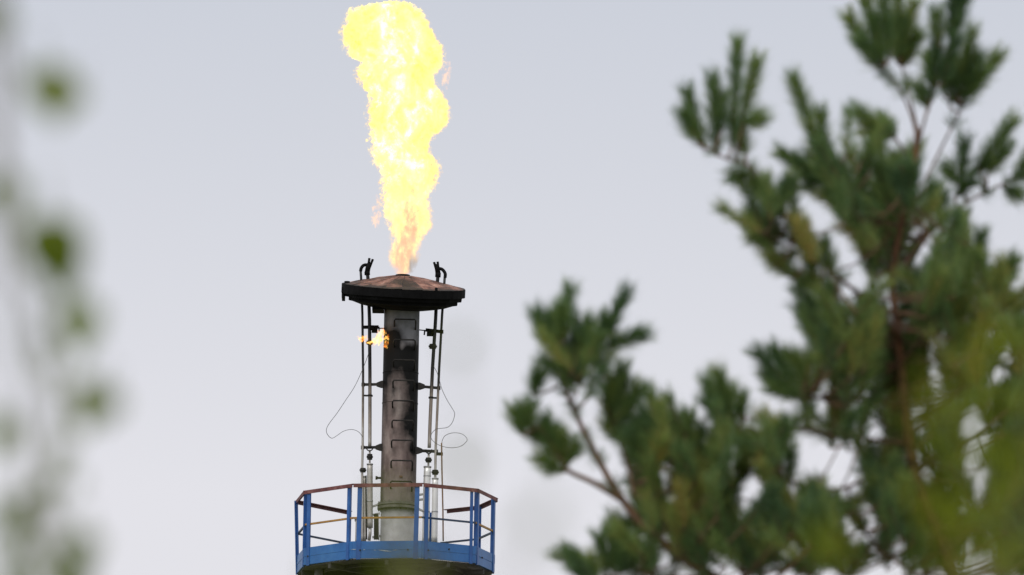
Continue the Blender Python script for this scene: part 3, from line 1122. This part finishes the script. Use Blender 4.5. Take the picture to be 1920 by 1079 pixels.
class Needles:
    """thin tapered needles, gathered into one mesh per branch"""

    def __init__(s):
        s.quads = []
        s.tone = []

    def shoot(s, a, b, n, length=.05, tone=0., wid=.0016, bare=.0, angle=(20, 52)):
        a, b = np.array(a), np.array(b)
        ax = b - a
        L = np.linalg.norm(ax)
        ax = ax / L
        ref = np.array([0, 0, 1.]) if abs(ax[2]) < .9 else np.array([1., 0, 0])
        u = np.cross(ax, ref)
        u /= np.linalg.norm(u)
        w = np.cross(ax, u)
        t = bare + (1 - bare) * nrng.random(n) ** .85
        ph = nrng.random(n) * 2 * math.pi
        ang = np.radians(angle[0] + (angle[1] - angle[0]) * nrng.random(n)) * (1.12 - .45 * t)
        ln = length * (.75 + .4 * nrng.random(n))
        rad = np.cos(ph)[:, None] * u + np.sin(ph)[:, None] * w
        d = np.cos(ang)[:, None] * ax + np.sin(ang)[:, None] * rad
        base = a + (t * L)[:, None] * ax + rad * .002
        d2 = d + .16 * ax + np.array([0, 0, .05]) + nrng.normal(0, .08, (n, 3))
        d2 /= np.linalg.norm(d2, axis=1)[:, None]
        tip = base + d * (ln * .5)[:, None] + d2 * (ln * .5)[:, None]
        mid = base + d * (ln * .5)[:, None]
        sd = np.cross(d, nrng.normal(0, 1, (n, 3)))
        sd /= np.linalg.norm(sd, axis=1)[:, None] + 1e-9
        hw = wid / 2
        q = np.stack([base - sd * hw, base + sd * hw, mid - sd * hw, mid + sd * hw, tip - sd * hw * .35, tip + sd * hw * .35], 1)
        s.quads.append(q)
        s.tone.append(np.repeat(tone + nrng.normal(0, .10, n), 6))

    def build(s, name, material, parent, origin):
        v = np.concatenate(s.quads)
        n = len(v)
        v = v.reshape(-1, 3) - np.array(origin)
        base = np.arange(n)[:, None] * 6
        f = np.concatenate([base + np.array([0, 1, 3, 2]), base + np.array([2, 3, 5, 4])], 1).reshape(-1, 4)
        me = bpy.data.meshes.new(name)
        me.vertices.add(len(v))
        me.vertices.foreach_set('co', v.astype(np.float32).ravel())
        me.loops.add(f.size)
        me.loops.foreach_set('vertex_index', f.astype(np.int32).ravel())
        me.polygons.add(len(f))
        me.polygons.foreach_set('loop_start', (np.arange(len(f)) * 4).astype(np.int32))
        me.polygons.foreach_set('loop_total', np.full(len(f), 4, np.int32))
        me.update(calc_edges=True)
        a = me.attributes.new('tone', 'FLOAT', 'POINT')
        a.data.foreach_set('value', np.concatenate(s.tone).astype(np.float32))
        me.materials.append(material)
        ob = bpy.data.objects.new(name, me)
        col.objects.link(ob)
        ob.parent = parent
        return ob


def pp(x, y, d=0.):
    return P(x, y, PY + d)


trunk_px = [(1845, 2600, .25), (1825, 1700, .15), (1800, 1250, .05), (1782, 1060, .02), (1742, 962, 0), (1713, 880, 0), (1701, 800, 0), (1691, 700, 0), (1681, 600, 0), (1673, 520, 0), (1690, 420, 0), (1714, 320, 0), (1720, 238, 0)]
tb0 = pp(1860, 5200)
PB0 = Vector((pp(1845, 2600).x + .1, PY + .3, 0))
pine = empty('pine_tree', PB0)
tag(pine, 'dark green pine tree with bristly shoots filling the right side, slightly out of focus', 'tree')
tp = [PB0] + [pp(*q) for q in trunk_px]
tr_ = [.11, .07, .046, .029, .0215, .0185, .0165, .0150, .0135, .0120, .0105, .0092, .0082, .0075]
tpath = smooth_path(tp, 6)
trad = list(np.interp(np.linspace(0, len(tp) - 1, len(tpath)), range(len(tp)), tr_))
tk = MB().tube(tpath, trad, 14)
tk.build('trunk', M['bark_pine'], pine, PB0)

BR = []          # branch: (pixel polyline with depth, base radius px, tip radius px, shoots)


def br(pts, r0, r1, shoots, fill=None):
    BR.append((pts, r0, r1, shoots, fill))


# leader clusters
br([(1720, 262, 0), (1708, 215, -.02), (1685, 165, -.05), (1652, 128, -.08)], 5.5, 3.5,
   [(1650, 132, 1582, 16), (1655, 122, 1614, -42), (1660, 118, 1600, 66), (1668, 112, 1650, -80), (1655, 125, 1640, 20)])
br([(1721, 250, .0), (1708, 190, .03), (1690, 120, .05)], 5.5, 3.5,
   [(1688, 120, 1682, -50), (1692, 122, 1716, -10), (1694, 124, 1727, 52), (1690, 110, 1690, 20), (1682, 118, 1668, 30)])
br([(1722, 270, 0), (1742, 195, -.04), (1762, 130, -.07), (1786, 70, -.08)], 5.5, 3,
   [(1745, 190, 1758, 60), (1752, 165, 1738, 95), (1756, 80, 1757, 8), (1785, 75, 1790, -40), (1785, 80, 1812, -20), (1765, 160, 1795, 60), (1742, 205, 1715, 150)])
br([(1735, 340, .05), (1768, 272, .07), (1807, 195, .08)], 5, 3.5,
   [(1790, 195, 1828, 42), (1804, 192, 1884, 90), (1803, 190, 1852, 120), (1780, 200, 1800, 100), (1770, 180, 1780, 110), (1795, 185, 1840, 90)])
# upper left branch
br([(1692, 640, 0), (1620, 560, -.15), (1560, 510, -.25), (1500, 440, -.35), (1455, 375, -.42), (1408, 315, -.47), (1362, 298, -.5), (1322, 276, -.52)], 8, 4,
   [(1320, 280, 1284, 158), (1310, 268, 1274, 198), (1344, 292, 1334, 130), (1350, 250, 1352, 170), (1372, 280, 1384, 62), (1386, 245, 1424, 98), (1392, 235, 1442, 214), (1398, 292, 1380, 225),
    (1405, 330, 1370, 330), (1440, 370, 1400, 330), (1470, 410, 1425, 350), (1482, 450, 1394, 398), (1470, 460, 1398, 440), (1500, 470, 1442, 500), (1500, 470, 1485, 395), (1520, 500, 1500, 420),
    (1460, 390, 1480, 330), (1545, 520, 1490, 540), (1560, 520, 1540, 440)])
br([(1400, 306, -.47), (1392, 270, -.46), (1386, 240, -.45)], 4, 3, [])
br([(1672, 440, 0), (1610, 380, -.2), (1570, 350, -.3), (1548, 322, -.35)], 6, 3.5,
   [(1552, 325, 1510, 215), (1520, 235, 1482, 130), (1545, 300, 1535, 195), (1548, 335, 1450, 280), (1545, 330, 1480, 300), (1550, 340, 1500, 340), (1570, 370, 1575, 290), (1600, 400, 1622, 290), (1590, 370, 1560, 300), (1560, 330, 1532, 250)])
br([(1715, 330, 0), (1690, 275, -.12), (1662, 248, -.2)], 4.5, 3, [(1664, 250, 1594, 198), (1660, 252, 1612, 240), (1680, 260, 1640, 215)])
br([(1692, 420, 0), (1700, 360, -.25), (1690, 310, -.3)], 5, 3, [(1692, 400, 1674, 278), (1700, 390, 1715, 300), (1650, 420, 1640, 330), (1720, 420, 1760, 340), (1690, 360, 1655, 300)])
# right branches
br([(1695, 500, 0), (1740, 440, .2), (1795, 392, .3), (1850, 360, .38), (1930, 325, .45)], 7, 4,
   [(1800, 350, 1810, 248), (1795, 345, 1768, 305), (1835, 312, 1908, 214), (1850, 330, 1896, 262), (1820, 330, 1862, 296), (1900, 340, 1940, 280), (1790, 370, 1830, 330), (1880, 350, 1915, 370), (1760, 420, 1770, 350), (1915, 330, 1960, 330)])
br([(1810, 385, .32), (1808, 360, .3), (1802, 345, .3)], 3.5, 3, [])
br([(1688, 680, 0), (1760, 600, .1), (1830, 540, .15), (1890, 500, .15)], 8, 4,
   [(1880, 520, 1905, 480), (1850, 530, 1895, 500), (1830, 510, 1840, 425), (1800, 540, 1800, 440), (1860, 560, 1912, 560), (1780, 560, 1760, 480), (1850, 520, 1830, 470)])
br([(1700, 820, 0), (1780, 750, .1), (1840, 705, .2), (1940, 640, .3)], 7, 5,
   [(1800, 740, 1830, 660), (1860, 700, 1880, 620), (1900, 670, 1935, 590), (1790, 750, 1770, 670), (1840, 700, 1835, 640), (1880, 690, 1925, 690)])
br([(1715, 880, 0), (1800, 830, .1), (1880, 800, .1), (1960, 780, .1)], 7, 4, [(1850, 810, 1880, 740), (1900, 800, 1930, 730), (1780, 840, 1790, 770), (1930, 790, 1960, 850)])
br([(1760, 1000, 0), (1830, 960, .1), (1900, 940, .1), (1960, 930, .1)], 7, 4, [(1850, 960, 1870, 880), (1900, 950, 1925, 880), (1880, 950, 1910, 1000), (1830, 970, 1840, 1040)])
# middle left
br([(1690, 760, 0), (1610, 750, -.15), (1540, 748, -.25), (1495, 742, -.3)], 7, 4,
   [(1500, 744, 1408, 648), (1505, 735, 1440, 642), (1510, 715, 1475, 652), (1520, 745, 1505, 660), (1515, 750, 1430, 720), (1530, 740, 1540, 660), (1490, 745, 1425, 690)])
br([(1702, 832, 0), (1610, 822, -.1), (1520, 808, -.2), (1430, 790, -.3), (1352, 772, -.36)], 7, 3,
   [(1360, 785, 1318, 700), (1366, 780, 1342, 682), (1362, 775, 1370, 715), (1392, 792, 1386, 730), (1372, 790, 1310, 740)])
br([(1705, 850, 0), (1640, 890, -.1), (1560, 920, -.2), (1470, 900, -.3), (1380, 880, -.35), (1290, 850, -.4)], 8, 4,
   [(1290, 860, 1240, 768), (1290, 850, 1290, 764), (1310, 860, 1314, 788), (1270, 850, 1200, 780), (1330, 870, 1350, 800), (1400, 890, 1390, 800), (1440, 900, 1430, 820), (1350, 880, 1340, 810), (1240, 860, 1185, 800), (1480, 905, 1480, 830), (1380, 880, 1410, 830)])
# lower left limb, climbing from below the frame
br([(1805, 1330, .03), (1600, 1230, -.2), (1400, 1120, -.4), (1290, 1050, -.48), (1220, 1000, -.52), (1165, 935, -.55), (1122, 862, -.58), (1086, 790, -.6), (1056, 720, -.61), (1040, 655, -.62)], 24, 6,
   [(1040, 660, 998, 572), (1044, 655, 1012, 600), (1040, 650, 1030, 575), (1046, 650, 1072, 526), (1056, 640, 1050, 560), (1062, 700, 1082, 615), (1110, 675, 1180, 535), (1125, 640, 1140, 590), (1132, 652, 1224, 620), (1085, 660, 1110, 590), (1095, 690, 1120, 620),
    (1070, 720, 1100, 660), (1055, 700, 1040, 640), (1000, 742, 1014, 684), (1050, 720, 1090, 700)])
br([(1170, 940, -.55), (1112, 905, -.57), (1062, 880, -.6), (1040, 840, -.62), (1010, 800, -.63)], 12, 5,
   [(980, 815, 958, 752), (978, 815, 1000, 742), (1000, 800, 978, 770), (1040, 862, 1018, 770), (1060, 882, 1050, 800), (1062, 872, 1086, 822), (1032, 835, 986, 800), (1050, 880, 1000, 850), (1060, 885, 1020, 870), (1055, 860, 1040, 790)])
br([(1190, 930, -.55), (1176, 870, -.5), (1160, 820, -.48), (1148, 785, -.47)], 6, 4,
   [(1142, 785, 1170, 672), (1150, 792, 1208, 715), (1146, 800, 1136, 718), (1160, 800, 1190, 740), (1140, 770, 1150, 700), (1150, 770, 1180, 700), (1165, 830, 1130, 780)])
br([(1105, 740, -.6), (1112, 690, -.58), (1125, 655, -.57)], 4, 3, [])
br([(1330, 1080, -.46), (1260, 1085, -.5), (1190, 1090, -.55), (1140, 1080, -.57)], 8, 4,
   [(1138, 1075, 1120, 990), (1150, 1080, 1144, 978), (1188, 1070, 1178, 1008), (1105, 1095, 1078, 1058), (1160, 1080, 1165, 1010), (1210, 1075, 1220, 1020), (1120, 1085, 1100, 1040)])
br([(1280, 1050, -.48), (1262, 980, -.45), (1240, 910, -.42), (1215, 850, -.4)], 8, 4,
   [(1215, 855, 1190, 780), (1225, 870, 1180, 840), (1240, 900, 1200, 880), (1250, 930, 1290, 860), (1260, 960, 1220, 930), (1262, 990, 1300, 930)])
br([(1400, 1130, -.4), (1390, 1060, -.35), (1372, 980, -.3), (1350, 910, -.3)], 9, 4,
   [(1350, 910, 1320, 840), (1360, 940, 1400, 870), (1372, 980, 1330, 930), (1380, 1010, 1430, 950), (1390, 1050, 1350, 1000)])
br([(1560, 1210, -.22), (1540, 1110, -.2), (1500, 1020, -.2), (1470, 950, -.22)], 9, 4,
   [(1470, 955, 1440, 890), (1480, 980, 1530, 920), (1500, 1020, 1450, 980), (1520, 1060, 1570, 1000), (1530, 1080, 1480, 1050)])
br([(1790, 1150, .03), (1720, 1080, -.1), (1650, 1030, -.15), (1590, 960, -.2)], 9, 4,
   [(1590, 965, 1560, 930), (1620, 1000, 1600, 950), (1650, 1030, 1680, 960), (1690, 1060, 1720, 1000), (1640, 1040, 1590, 1050)])

HOLES = [(1506, 832, 22), (1562, 885, 36), (1440, 757, 14), (1395, 775, 18), (1322, 800, 26), (1388, 868, 16), (1405, 925, 17), (1540, 738, 13), (1610, 1000, 24), (1640, 1010, 16), (1770, 733, 20), (1720, 790, 11), (1822, 800, 18),
         (1830, 825, 22), (1850, 910, 16), (1830, 1020, 26), (1850, 1060, 20), (1725, 890, 10), (1690, 1045, 12), (1575, 480, 24), (1545, 445, 18), (1665, 560, 9), (1485, 465, 14), (1735, 465, 10), (1880, 690, 14), (1250, 900, 12), (1245, 1020, 10),
         (1515, 870, 22), (1640, 810, 10), (1885, 420, 40), (1860, 440, 30), (1790, 290, 18), (1745, 300, 14), (1620, 960, 14), (1600, 905, 16)]
# fill regions: (polygon corners, count, depth range)
FILL = [([(1500, 560), (1560, 400), (1680, 400), (1700, 640), (1680, 800), (1540, 700)], 40, (-.5, .3)),
        ([(1600, 390), (1700, 340), (1760, 420), (1780, 560), (1700, 640), (1620, 560)], 24, (-.4, .4)),
        ([(1700, 560), (1800, 440), (1905, 510), (1915, 640), (1860, 720), (1700, 740)], 48, (-.4, .4)),
        ([(1520, 640), (1700, 640), (1700, 820), (1560, 800), (1520, 760)], 34, (-.4, .3)),
        ([(1700, 720), (1860, 720), (1920, 620), (1930, 900), (1800, 940), (1720, 880)], 60, (-.4, .4)),
        ([(1180, 820), (1310, 790), (1480, 860), (1560, 960), (1600, 1090), (1250, 1090), (1200, 960)], 105, (-.65, .1)),
        ([(1560, 940), (1700, 900), (1780, 1000), (1930, 900), (1930, 1090), (1560, 1090)], 95, (-.4, .4)),
        ([(1060, 640), (1140, 640), (1160, 760), (1080, 760)], 8, (-.7, -.5)),
        ([(1420, 400), (1500, 440), (1560, 520), (1520, 560), (1440, 490)], 12, (-.55, -.3)),
        ([(1540, 290), (1620, 290), (1680, 400), (1560, 400)], 8, (-.5, .1)),
        ([(1380, 820), (1500, 850), (1480, 900), (1330, 860)], 8, (-.5, -.2)),
        ([(1440, 800), (1700, 790), (1700, 950), (1500, 940)], 20, (-.4, .4)),
        ([(1140, 1040), (1300, 1000), (1300, 1100), (1100, 1100)], 12, (-.7, -.3))]


def inpoly(x, y, pl):
    c = False
    for i in range(len(pl)):
        (x1, y1), (x2, y2) = pl[i], pl[i - 1]
        if (y1 > y) != (y2 > y) and x < (x2 - x1) * (y - y1) / (y2 - y1) + x1:
            c = not c
    return c


# every branch becomes an object with its needles under it; fill shoots join the nearest branch
bpaths = []
for (pts, r0, r1, shoots, fill) in BR:
    path = smooth_path([pp(*q) for q in pts], 5)
    bpaths.append(path)
ndl = [Needles() for _ in BR]
twg = [MB() for _ in BR]


def dep(bi, p):
    return min(bpaths[bi], key=lambda q: (q - p).length)


for bi, (pts, r0, r1, shoots, fill) in enumerate(BR):
    d_end = pts[-1][2]
    for (x0, y0, x1, y1) in shoots:
        # depth from the nearest point of the branch seen in the picture
        best = min(pts, key=lambda q: (q[0] - x0) ** 2 + (q[1] - y0) ** 2)
        dd = best[2] + rnd.uniform(-.03, .03)
        a, b2 = pp(x0, y0, dd), pp(x1, y1, dd + rnd.uniform(-.04, .04))
        L = (b2 - a).length
        tipd = (b2 - a).normalized()
        b_in = b2 - tipd * min(.035, L * .35)
        tone = rnd.choice([-.10, -.04, .02, .09]) + (.03 if y1 < 300 else 0)
        ndl[bi].shoot(a, b_in, int(110 + 2000 * L), .061, tone, .0016, angle=(22, 62))
        twg[bi].tube([a, a.lerp(b_in, .5), b_in], [.0038, .0032, .0022], 6)
        j = dep(bi, a)
        if .004 < (j - a).length < .6:
            twg[bi].tube([j, j.lerp(a, .5) + Vector((0, 0, -.004)), a], [.0042, .004, .0038], 6)
    # needles along the outer branch stem
    path = bpaths[bi]
    nseg = len(path)
    for k in range(int(nseg * .55), nseg - 1):
        if rnd.random() < .5:
            ndl[bi].shoot(path[k], path[k + 1], int(60 * (path[k + 1] - path[k]).length / .03), .045, -.08, .0016, angle=(40, 80))

for (poly, cnt, (d0, d1)) in FILL:
    hk = .62 if min(q[1] for q in poly) > 620 else 1.
    xs = [q[0] for q in poly]
    ysx = [q[1] for q in poly]
    made = 0
    tries = 0
    cnt = int(cnt * 1.6)
    while made < cnt and tries < cnt * 40:
        tries += 1
        x, y = rnd.uniform(min(xs), max(xs)), rnd.uniform(min(ysx), max(ysx))
        if not inpoly(x, y, poly):
            continue
        ang = rnd.gauss(0, 26) + (x - 1690) * .06
        ln = rnd.uniform(55, 95)
        x1, y1 = x + math.sin(R_(ang)) * ln, y - math.cos(R_(ang)) * ln
        if any((hx - x - (x1 - x) * t) ** 2 + (hy - y - (y1 - y) * t) ** 2 < (hr * hk + 13) ** 2 for (hx, hy, hr) in HOLES for t in (0, .35, .7, 1)):
            continue
        dd = rnd.uniform(d0, d1)
        tx = float(np.interp(y, [420, 520, 600, 700, 800, 880, 960, 1060], [1690, 1673, 1681, 1691, 1701, 1713, 1742, 1782]))
        if abs((x + x1) / 2 - tx) < 42 and 430 < y < 1080:
            dd = rnd.uniform(.05, .45)
        a, b2 = pp(x, y, dd), pp(x1, y1, dd + rnd.uniform(-.05, .05))
        bi = min(range(len(BR)), key=lambda i: min((q - a).length for q in bpaths[i]))
        tone = rnd.choice([-.16, -.10, -.04, .02, .08, .14])
        if x > 1700 and y > 650:
            tone += .07
        if any((x - bx) ** 2 + (y - by) ** 2 < 38 ** 2 for (bx, by) in ((1590, 470), (1810, 570), (1160, 880), (1290, 990), (1430, 1030), (1620, 730), (1560, 380))):
            tone = rnd.choice([0, .1, .22])
        if rnd.random() < .035:
            tone = .2
        ndl[bi].shoot(a, b2, int(80 + 1250 * (b2 - a).length), .056, tone, .0016, angle=(22, 62))
        twg[bi].tube([a, a.lerp(b2, .5), b2], [.0036, .003, .002], 5)
        j = dep(bi, a)
        if .004 < (j - a).length < 1.2:
            twg[bi].tube([j, j.lerp(a, .5) + Vector((0, 0, -.012)), a], [.0030, .0028, .0028], 5)
        made += 1

for bi, (pts, r0, r1, shoots, fill) in enumerate(BR):
    path = bpaths[bi]
    rads = list(np.linspace(r0 * SP / 2, r1 * SP / 2, len(path)))
    twg[bi].tube(path, rads, 10)
    b_o = twg[bi].build('branch', M['bark_twig'], pine, PB0)
    if ndl[bi].quads:
        ndl[bi].build('needles', M['needles'], b_o, PB0)

# ------------------------------------------------------------------ birches near the camera
def leaf(mb, c, size, normal, axis):
    """ovate toothed birch leaf, slightly folded, with stalk"""
    ax = axis.normalized()
    nr = normal.normalized()
    nr = (nr - ax * nr.dot(ax)).normalized()
    sd = ax.cross(nr)
    prof = [(0, 0), (.08, .26), (.22, .40), (.40, .38), (.58, .28), (.76, .15), (.9, .06), (1, 0)]
    k = len(mb.v)
    for (t, w) in prof:
        tooth = 1 + .06 * ((int(t * 100) % 2) * 2 - 1)
        base = c + ax * ((t - .4) * size) - nr * (.10 * size * (t - .4) ** 2 * 4)
        mb.v.append(base + sd * w * tooth * size + nr * w * .18 * size)
        mb.v.append(base)
        mb.v.append(base - sd * w * tooth * size + nr * w * .18 * size)
    for i in range(len(prof) - 1):
        a = k + i * 3
        mb.face((a, a + 1, a + 4, a + 3), True)
        mb.face((a + 1, a + 2, a + 5, a + 4), True)
    s0 = c - ax * .4 * size
    mb.tube([s0 - ax * .35 * size + Vector((0, 0, .1 * size)), s0], .0006, 4)


def rv(r=1.):
    return Vector((rnd.uniform(-r, r), rnd.uniform(-r, r), rnd.uniform(-r, r)))


def birch(name, base, label, trunk_pts, trunk_r, twigs, leaves, lm, cat='tree', bark='bark_birch'):
    root = empty(name, base)
    tag(root, label, cat)
    pts = smooth_path(trunk_pts, 6)
    rads = list(np.interp(np.linspace(0, 1, len(pts)), np.linspace(0, 1, len(trunk_r)), trunk_r))
    MB().tube(pts, rads, 14).build('trunk', M[bark], root, base)
    tw = MB()
    for (tp_, r0, r1) in twigs:
        q = smooth_path(tp_, 6)
        tw.tube(q, list(np.linspace(r0, r1, len(q))), 6)
    tw.build('twigs', M['pale_twig' if bark == 'bark_birch' else 'birch_twig'], root, base)
    lf = MB()
    for (c, sz, face) in leaves:
        # face = 1 turned to the viewer, 0 seen on edge
        nrm = Vector((0, -1, 0)) * face + rv(.35 + .65 * (1 - face)) + Vector((1, 0, 0)) * (1 - face)
        leaf(lf, c, sz, nrm, Vector((rnd.uniform(-.5, .5), rnd.uniform(-.2, .2), -1)))
    lf.build('leaves', lm, root, base, {'tone': lambda v: 0.})
    return root


# left: twigs of a birch standing just outside the frame, hanging into it
LY = 4.4
Lp = lambda x, y, Y=LY: P(x, y, Y)
b0 = Vector((-1.15, 4.9, 0))
top = Vector((-1.05, 4.9, 4.2))
tw = []
tw.append(([b0 + Vector((.05, 0, 2.75)), Lp(-400, -250, 4.6), Lp(-60, -120, 4.4), Lp(0, -40, 4.4)], .008, .003))
tw.append(([Lp(0, -60), Lp(6, 120), Lp(8, 330), Lp(20, 480), Lp(70, 600), Lp(95, 720), Lp(100, 850), Lp(85, 960), Lp(70, 1100)], .0024, .0011))
tw.append(([Lp(-30, -60), Lp(-5, 300), Lp(10, 600), Lp(45, 800), Lp(60, 960), Lp(130, 1100)], .0022, .0011))
tw.append(([Lp(0, 100), Lp(50, 140), Lp(100, 165)], .0014, .0008))
tw.append(([Lp(12, 400), Lp(60, 430), Lp(103, 460)], .0014, .0008))
tw.append(([Lp(70, 600), Lp(110, 596), Lp(150, 600)], .0012, .0007))
tw.append(([Lp(95, 720), Lp(140, 735), Lp(180, 750)], .0012, .0007))
tw.append(([Lp(85, 940), Lp(120, 980), Lp(150, 1025)], .0012, .0007))
lv = [(Lp(92, 166), .034, .9), (Lp(130, 182), .022, .7), (Lp(98, 466), .046, 1), (Lp(112, 482), .040, 1), (Lp(8, 365), .032, .8), (Lp(-10, 40), .028, .9), (Lp(148, 606), .034, 1), (Lp(170, 752), .031, 1), (Lp(200, 758), .022, .8),
      (Lp(72, 640), .018, .3), (Lp(90, 690), .018, .3), (Lp(96, 790), .017, .6), (Lp(110, 845), .020, .7), (Lp(92, 905), .021, .7), (Lp(48, 945), .021, .7), (Lp(22, 992), .020, .7), (Lp(155, 1025), .024, .8), (Lp(136, 1066), .028, .9), (Lp(5, 815), .026, .8), (Lp(66, 925), .014, .5), (Lp(75, 650), .016, .6), (Lp(30, 790), .012, .4),
      (Lp(60, 720), .010, .3), (Lp(5, 640), .012, .3), (Lp(10, 560), .010, .2), (Lp(40, 1040), .016, .5), (Lp(60, 570), .010, .3), (Lp(110, 760), .012, .3), (Lp(130, 1100), .03, .8), (Lp(20, 1100), .03, .7)]
for k in range(16):
    lv.append((Lp(rnd.uniform(-10, 160), rnd.uniform(890, 1110)), rnd.uniform(.010, .017), rnd.uniform(.5, 1)))
for k in range(46):
    lv.append((Vector((rnd.uniform(-1.3, -.42), rnd.uniform(4.2, 5.4), rnd.uniform(2.2, 4.2))), rnd.uniform(.025, .04), rnd.random()))
birch('birch_tree', b0, 'slender birch whose few drooping leaves blur into soft green spots along the left edge', [b0, b0 + Vector((.03, 0, 1.5)), b0 + Vector((.05, 0, 2.8)), top], [.05, .042, .034, .02], tw, lv, M['birch_leaf'])

# middle: thin sapling rising from below, its top leaves in front of the platform's foot
b1 = Vector((P(780, 1079, 3.9).x, 4.0, 0))
Mp = lambda x, y, Y=3.9: P(x, y, Y)
tw = [([Mp(770, 1250), Mp(755, 1120), Mp(742, 1000), Mp(735, 930)], .0012, .0005),
      ([Mp(775, 1300), Mp(840, 1120), Mp(868, 980), Mp(872, 860), Mp(865, 640)], .0012, .0004),
      ([Mp(775, 1300), Mp(900, 1180), Mp(990, 1050), Mp(1025, 950)], .0012, .0004)]
lv = [(Mp(764, 1072), .032, 1.), (Mp(738, 1094), .020, .8), (Mp(790, 1100), .022, .8), (Mp(708, 1066), .010, .7), (Mp(732, 944), .019, .9), (Mp(868, 868), .016, .9), (Mp(862, 650), .011, .8),
      (Mp(1015, 975, 3.), .010, .6), (Mp(1055, 935, 3.), .010, .5), (Mp(985, 1005, 3.), .009, .5), (Mp(850, 740), .006, .4), (Mp(600, 1085), .010, .5)]
for k in range(24):
    lv.append((Mp(rnd.uniform(560, 960), rnd.uniform(1320, 1750)), rnd.uniform(.02, .035), rnd.random()))
birch('birch_sapling', b1, 'thin sapling with blurred green leaves in front of the foot of the blue platform', [b1, b1 + Vector((.01, 0, 1.2)), Mp(778, 1380), Mp(765, 1200)], [.008, .006, .004, .0015], tw, lv, M['birch_leaf_dry'], 'tree', 'birch_twig')

# right: yellowish leafy sapling in front of the pine
b2_ = Vector((P(1900, 1079, 5.6).x, 5.7, 0))
Rp = lambda x, y, Y=5.6: P(x, y, Y)
tw = [([Rp(1890, 1300), Rp(1870, 1100), Rp(1850, 950), Rp(1800, 820), Rp(1760, 720)], .0028, .0009),
      ([Rp(1880, 1200), Rp(1910, 1000), Rp(1930, 850), Rp(1940, 700)], .0024, .0009),
      ([Rp(1875, 1150), Rp(1800, 1040), Rp(1740, 960)], .0020, .0008)]
lv = []
for (cx, cy, n_, sx, sy) in ((1765, 770, 9, 32, 45), (1760, 870, 9, 35, 45), (1890, 900, 18, 45, 60), (1895, 750, 10, 35, 75), (1800, 970, 12, 55, 50), (1760, 1050, 8, 50, 35), (1900, 1020, 9, 30, 40), (1550, 1015, 4, 40, 30), (1840, 640, 4, 40, 40), (1800, 860, 10, 60, 90)):
    for k in range(int(n_ * 1.4)):
        lv.append((Rp(rnd.gauss(cx, sx), rnd.gauss(cy, sy), rnd.uniform(5.2, 6.0)), rnd.uniform(.010, .020), rnd.random() * .8))
for k in range(40):
    lv.append((Rp(rnd.uniform(1650, 2150), rnd.uniform(1120, 1900), rnd.uniform(5.4, 6.2)), rnd.uniform(.025, .04), rnd.random()))
birch('birch_sapling', b2_, 'yellow green leafy sapling blurred in front of the lower right of the pine', [b2_, b2_ + Vector((0, 0, 1.3)), Rp(1895, 1500), Rp(1890, 1250)], [.016, .012, .008, .003], tw, lv, M['birch_leaf_dry'], 'tree', 'birch_twig')

# ------------------------------------------------------------------ sky and light
SUN_EL, SUN_AZ = R_(48), R_(205)           # azimuth clockwise from +Y: behind the camera, a little to the left
w = bpy.data.worlds.new('World')
sc.world = w
w.use_nodes = True
nt = w.node_tree
bg = nt.nodes['Background']
sky = N(nt, 'ShaderNodeTexSky', sky_type='NISHITA')
sky.sun_disc = False
sky.sun_elevation = SUN_EL
sky.sun_rotation = SUN_AZ
sky.dust_density = 4
sky.air_density = 1
tc = N(nt, 'ShaderNodeTexCoord')
sx = N(nt, 'ShaderNodeSeparateXYZ')
nt.links.new(tc.outputs['Generated'], sx.inputs[0])
cl = ramp(nt, sx.outputs['Z'], [(.0, (.80, .785, .82)), (.148, (.815, .805, .85)), (.19, (.685, .70, .76)), (.245, (.535, .58, .67)), (.45, (.80, .82, .86)), (1., (1.15, 1.15, 1.16))])
sc10 = N(nt, 'ShaderNodeVectorMath', operation='SCALE')
sc10.inputs['Scale'].default_value = 10
nt.links.new(cl.outputs['Color'], sc10.inputs[0])
mxw = N(nt, 'ShaderNodeMix', data_type='RGBA')
mxw.inputs['Factor'].default_value = .92
nt.links.new(sky.outputs[0], mxw.inputs[6])
nt.links.new(sc10.outputs[0], mxw.inputs[7])
nt.links.new(mxw.outputs[2], bg.inputs['Color'])
bg.inputs['Strength'].default_value = .1

sl = bpy.data.lights.new('sun', 'SUN')
sl.energy = 1.3
sl.angle = R_(40)
sl.color = (1, .96, .90)
so = bpy.data.objects.new('sun', sl)
col.objects.link(so)
dvec = Vector((math.sin(SUN_AZ) * math.cos(SUN_EL), math.cos(SUN_AZ) * math.cos(SUN_EL), math.sin(SUN_EL)))
so.rotation_euler = (-dvec).to_track_quat('-Z', 'Y').to_euler()
so.location = (0, 0, 60)

sc.view_settings.view_transform = 'Standard'
sc.view_settings.look = 'None'
sc.view_settings.exposure = 0
sc.view_settings.gamma = 1
sc.cycles.use_denoising = True
sc.cycles.volume_max_steps = 512
sc.cycles.max_bounces = 8
sc.cycles.transparent_max_bounces = 32
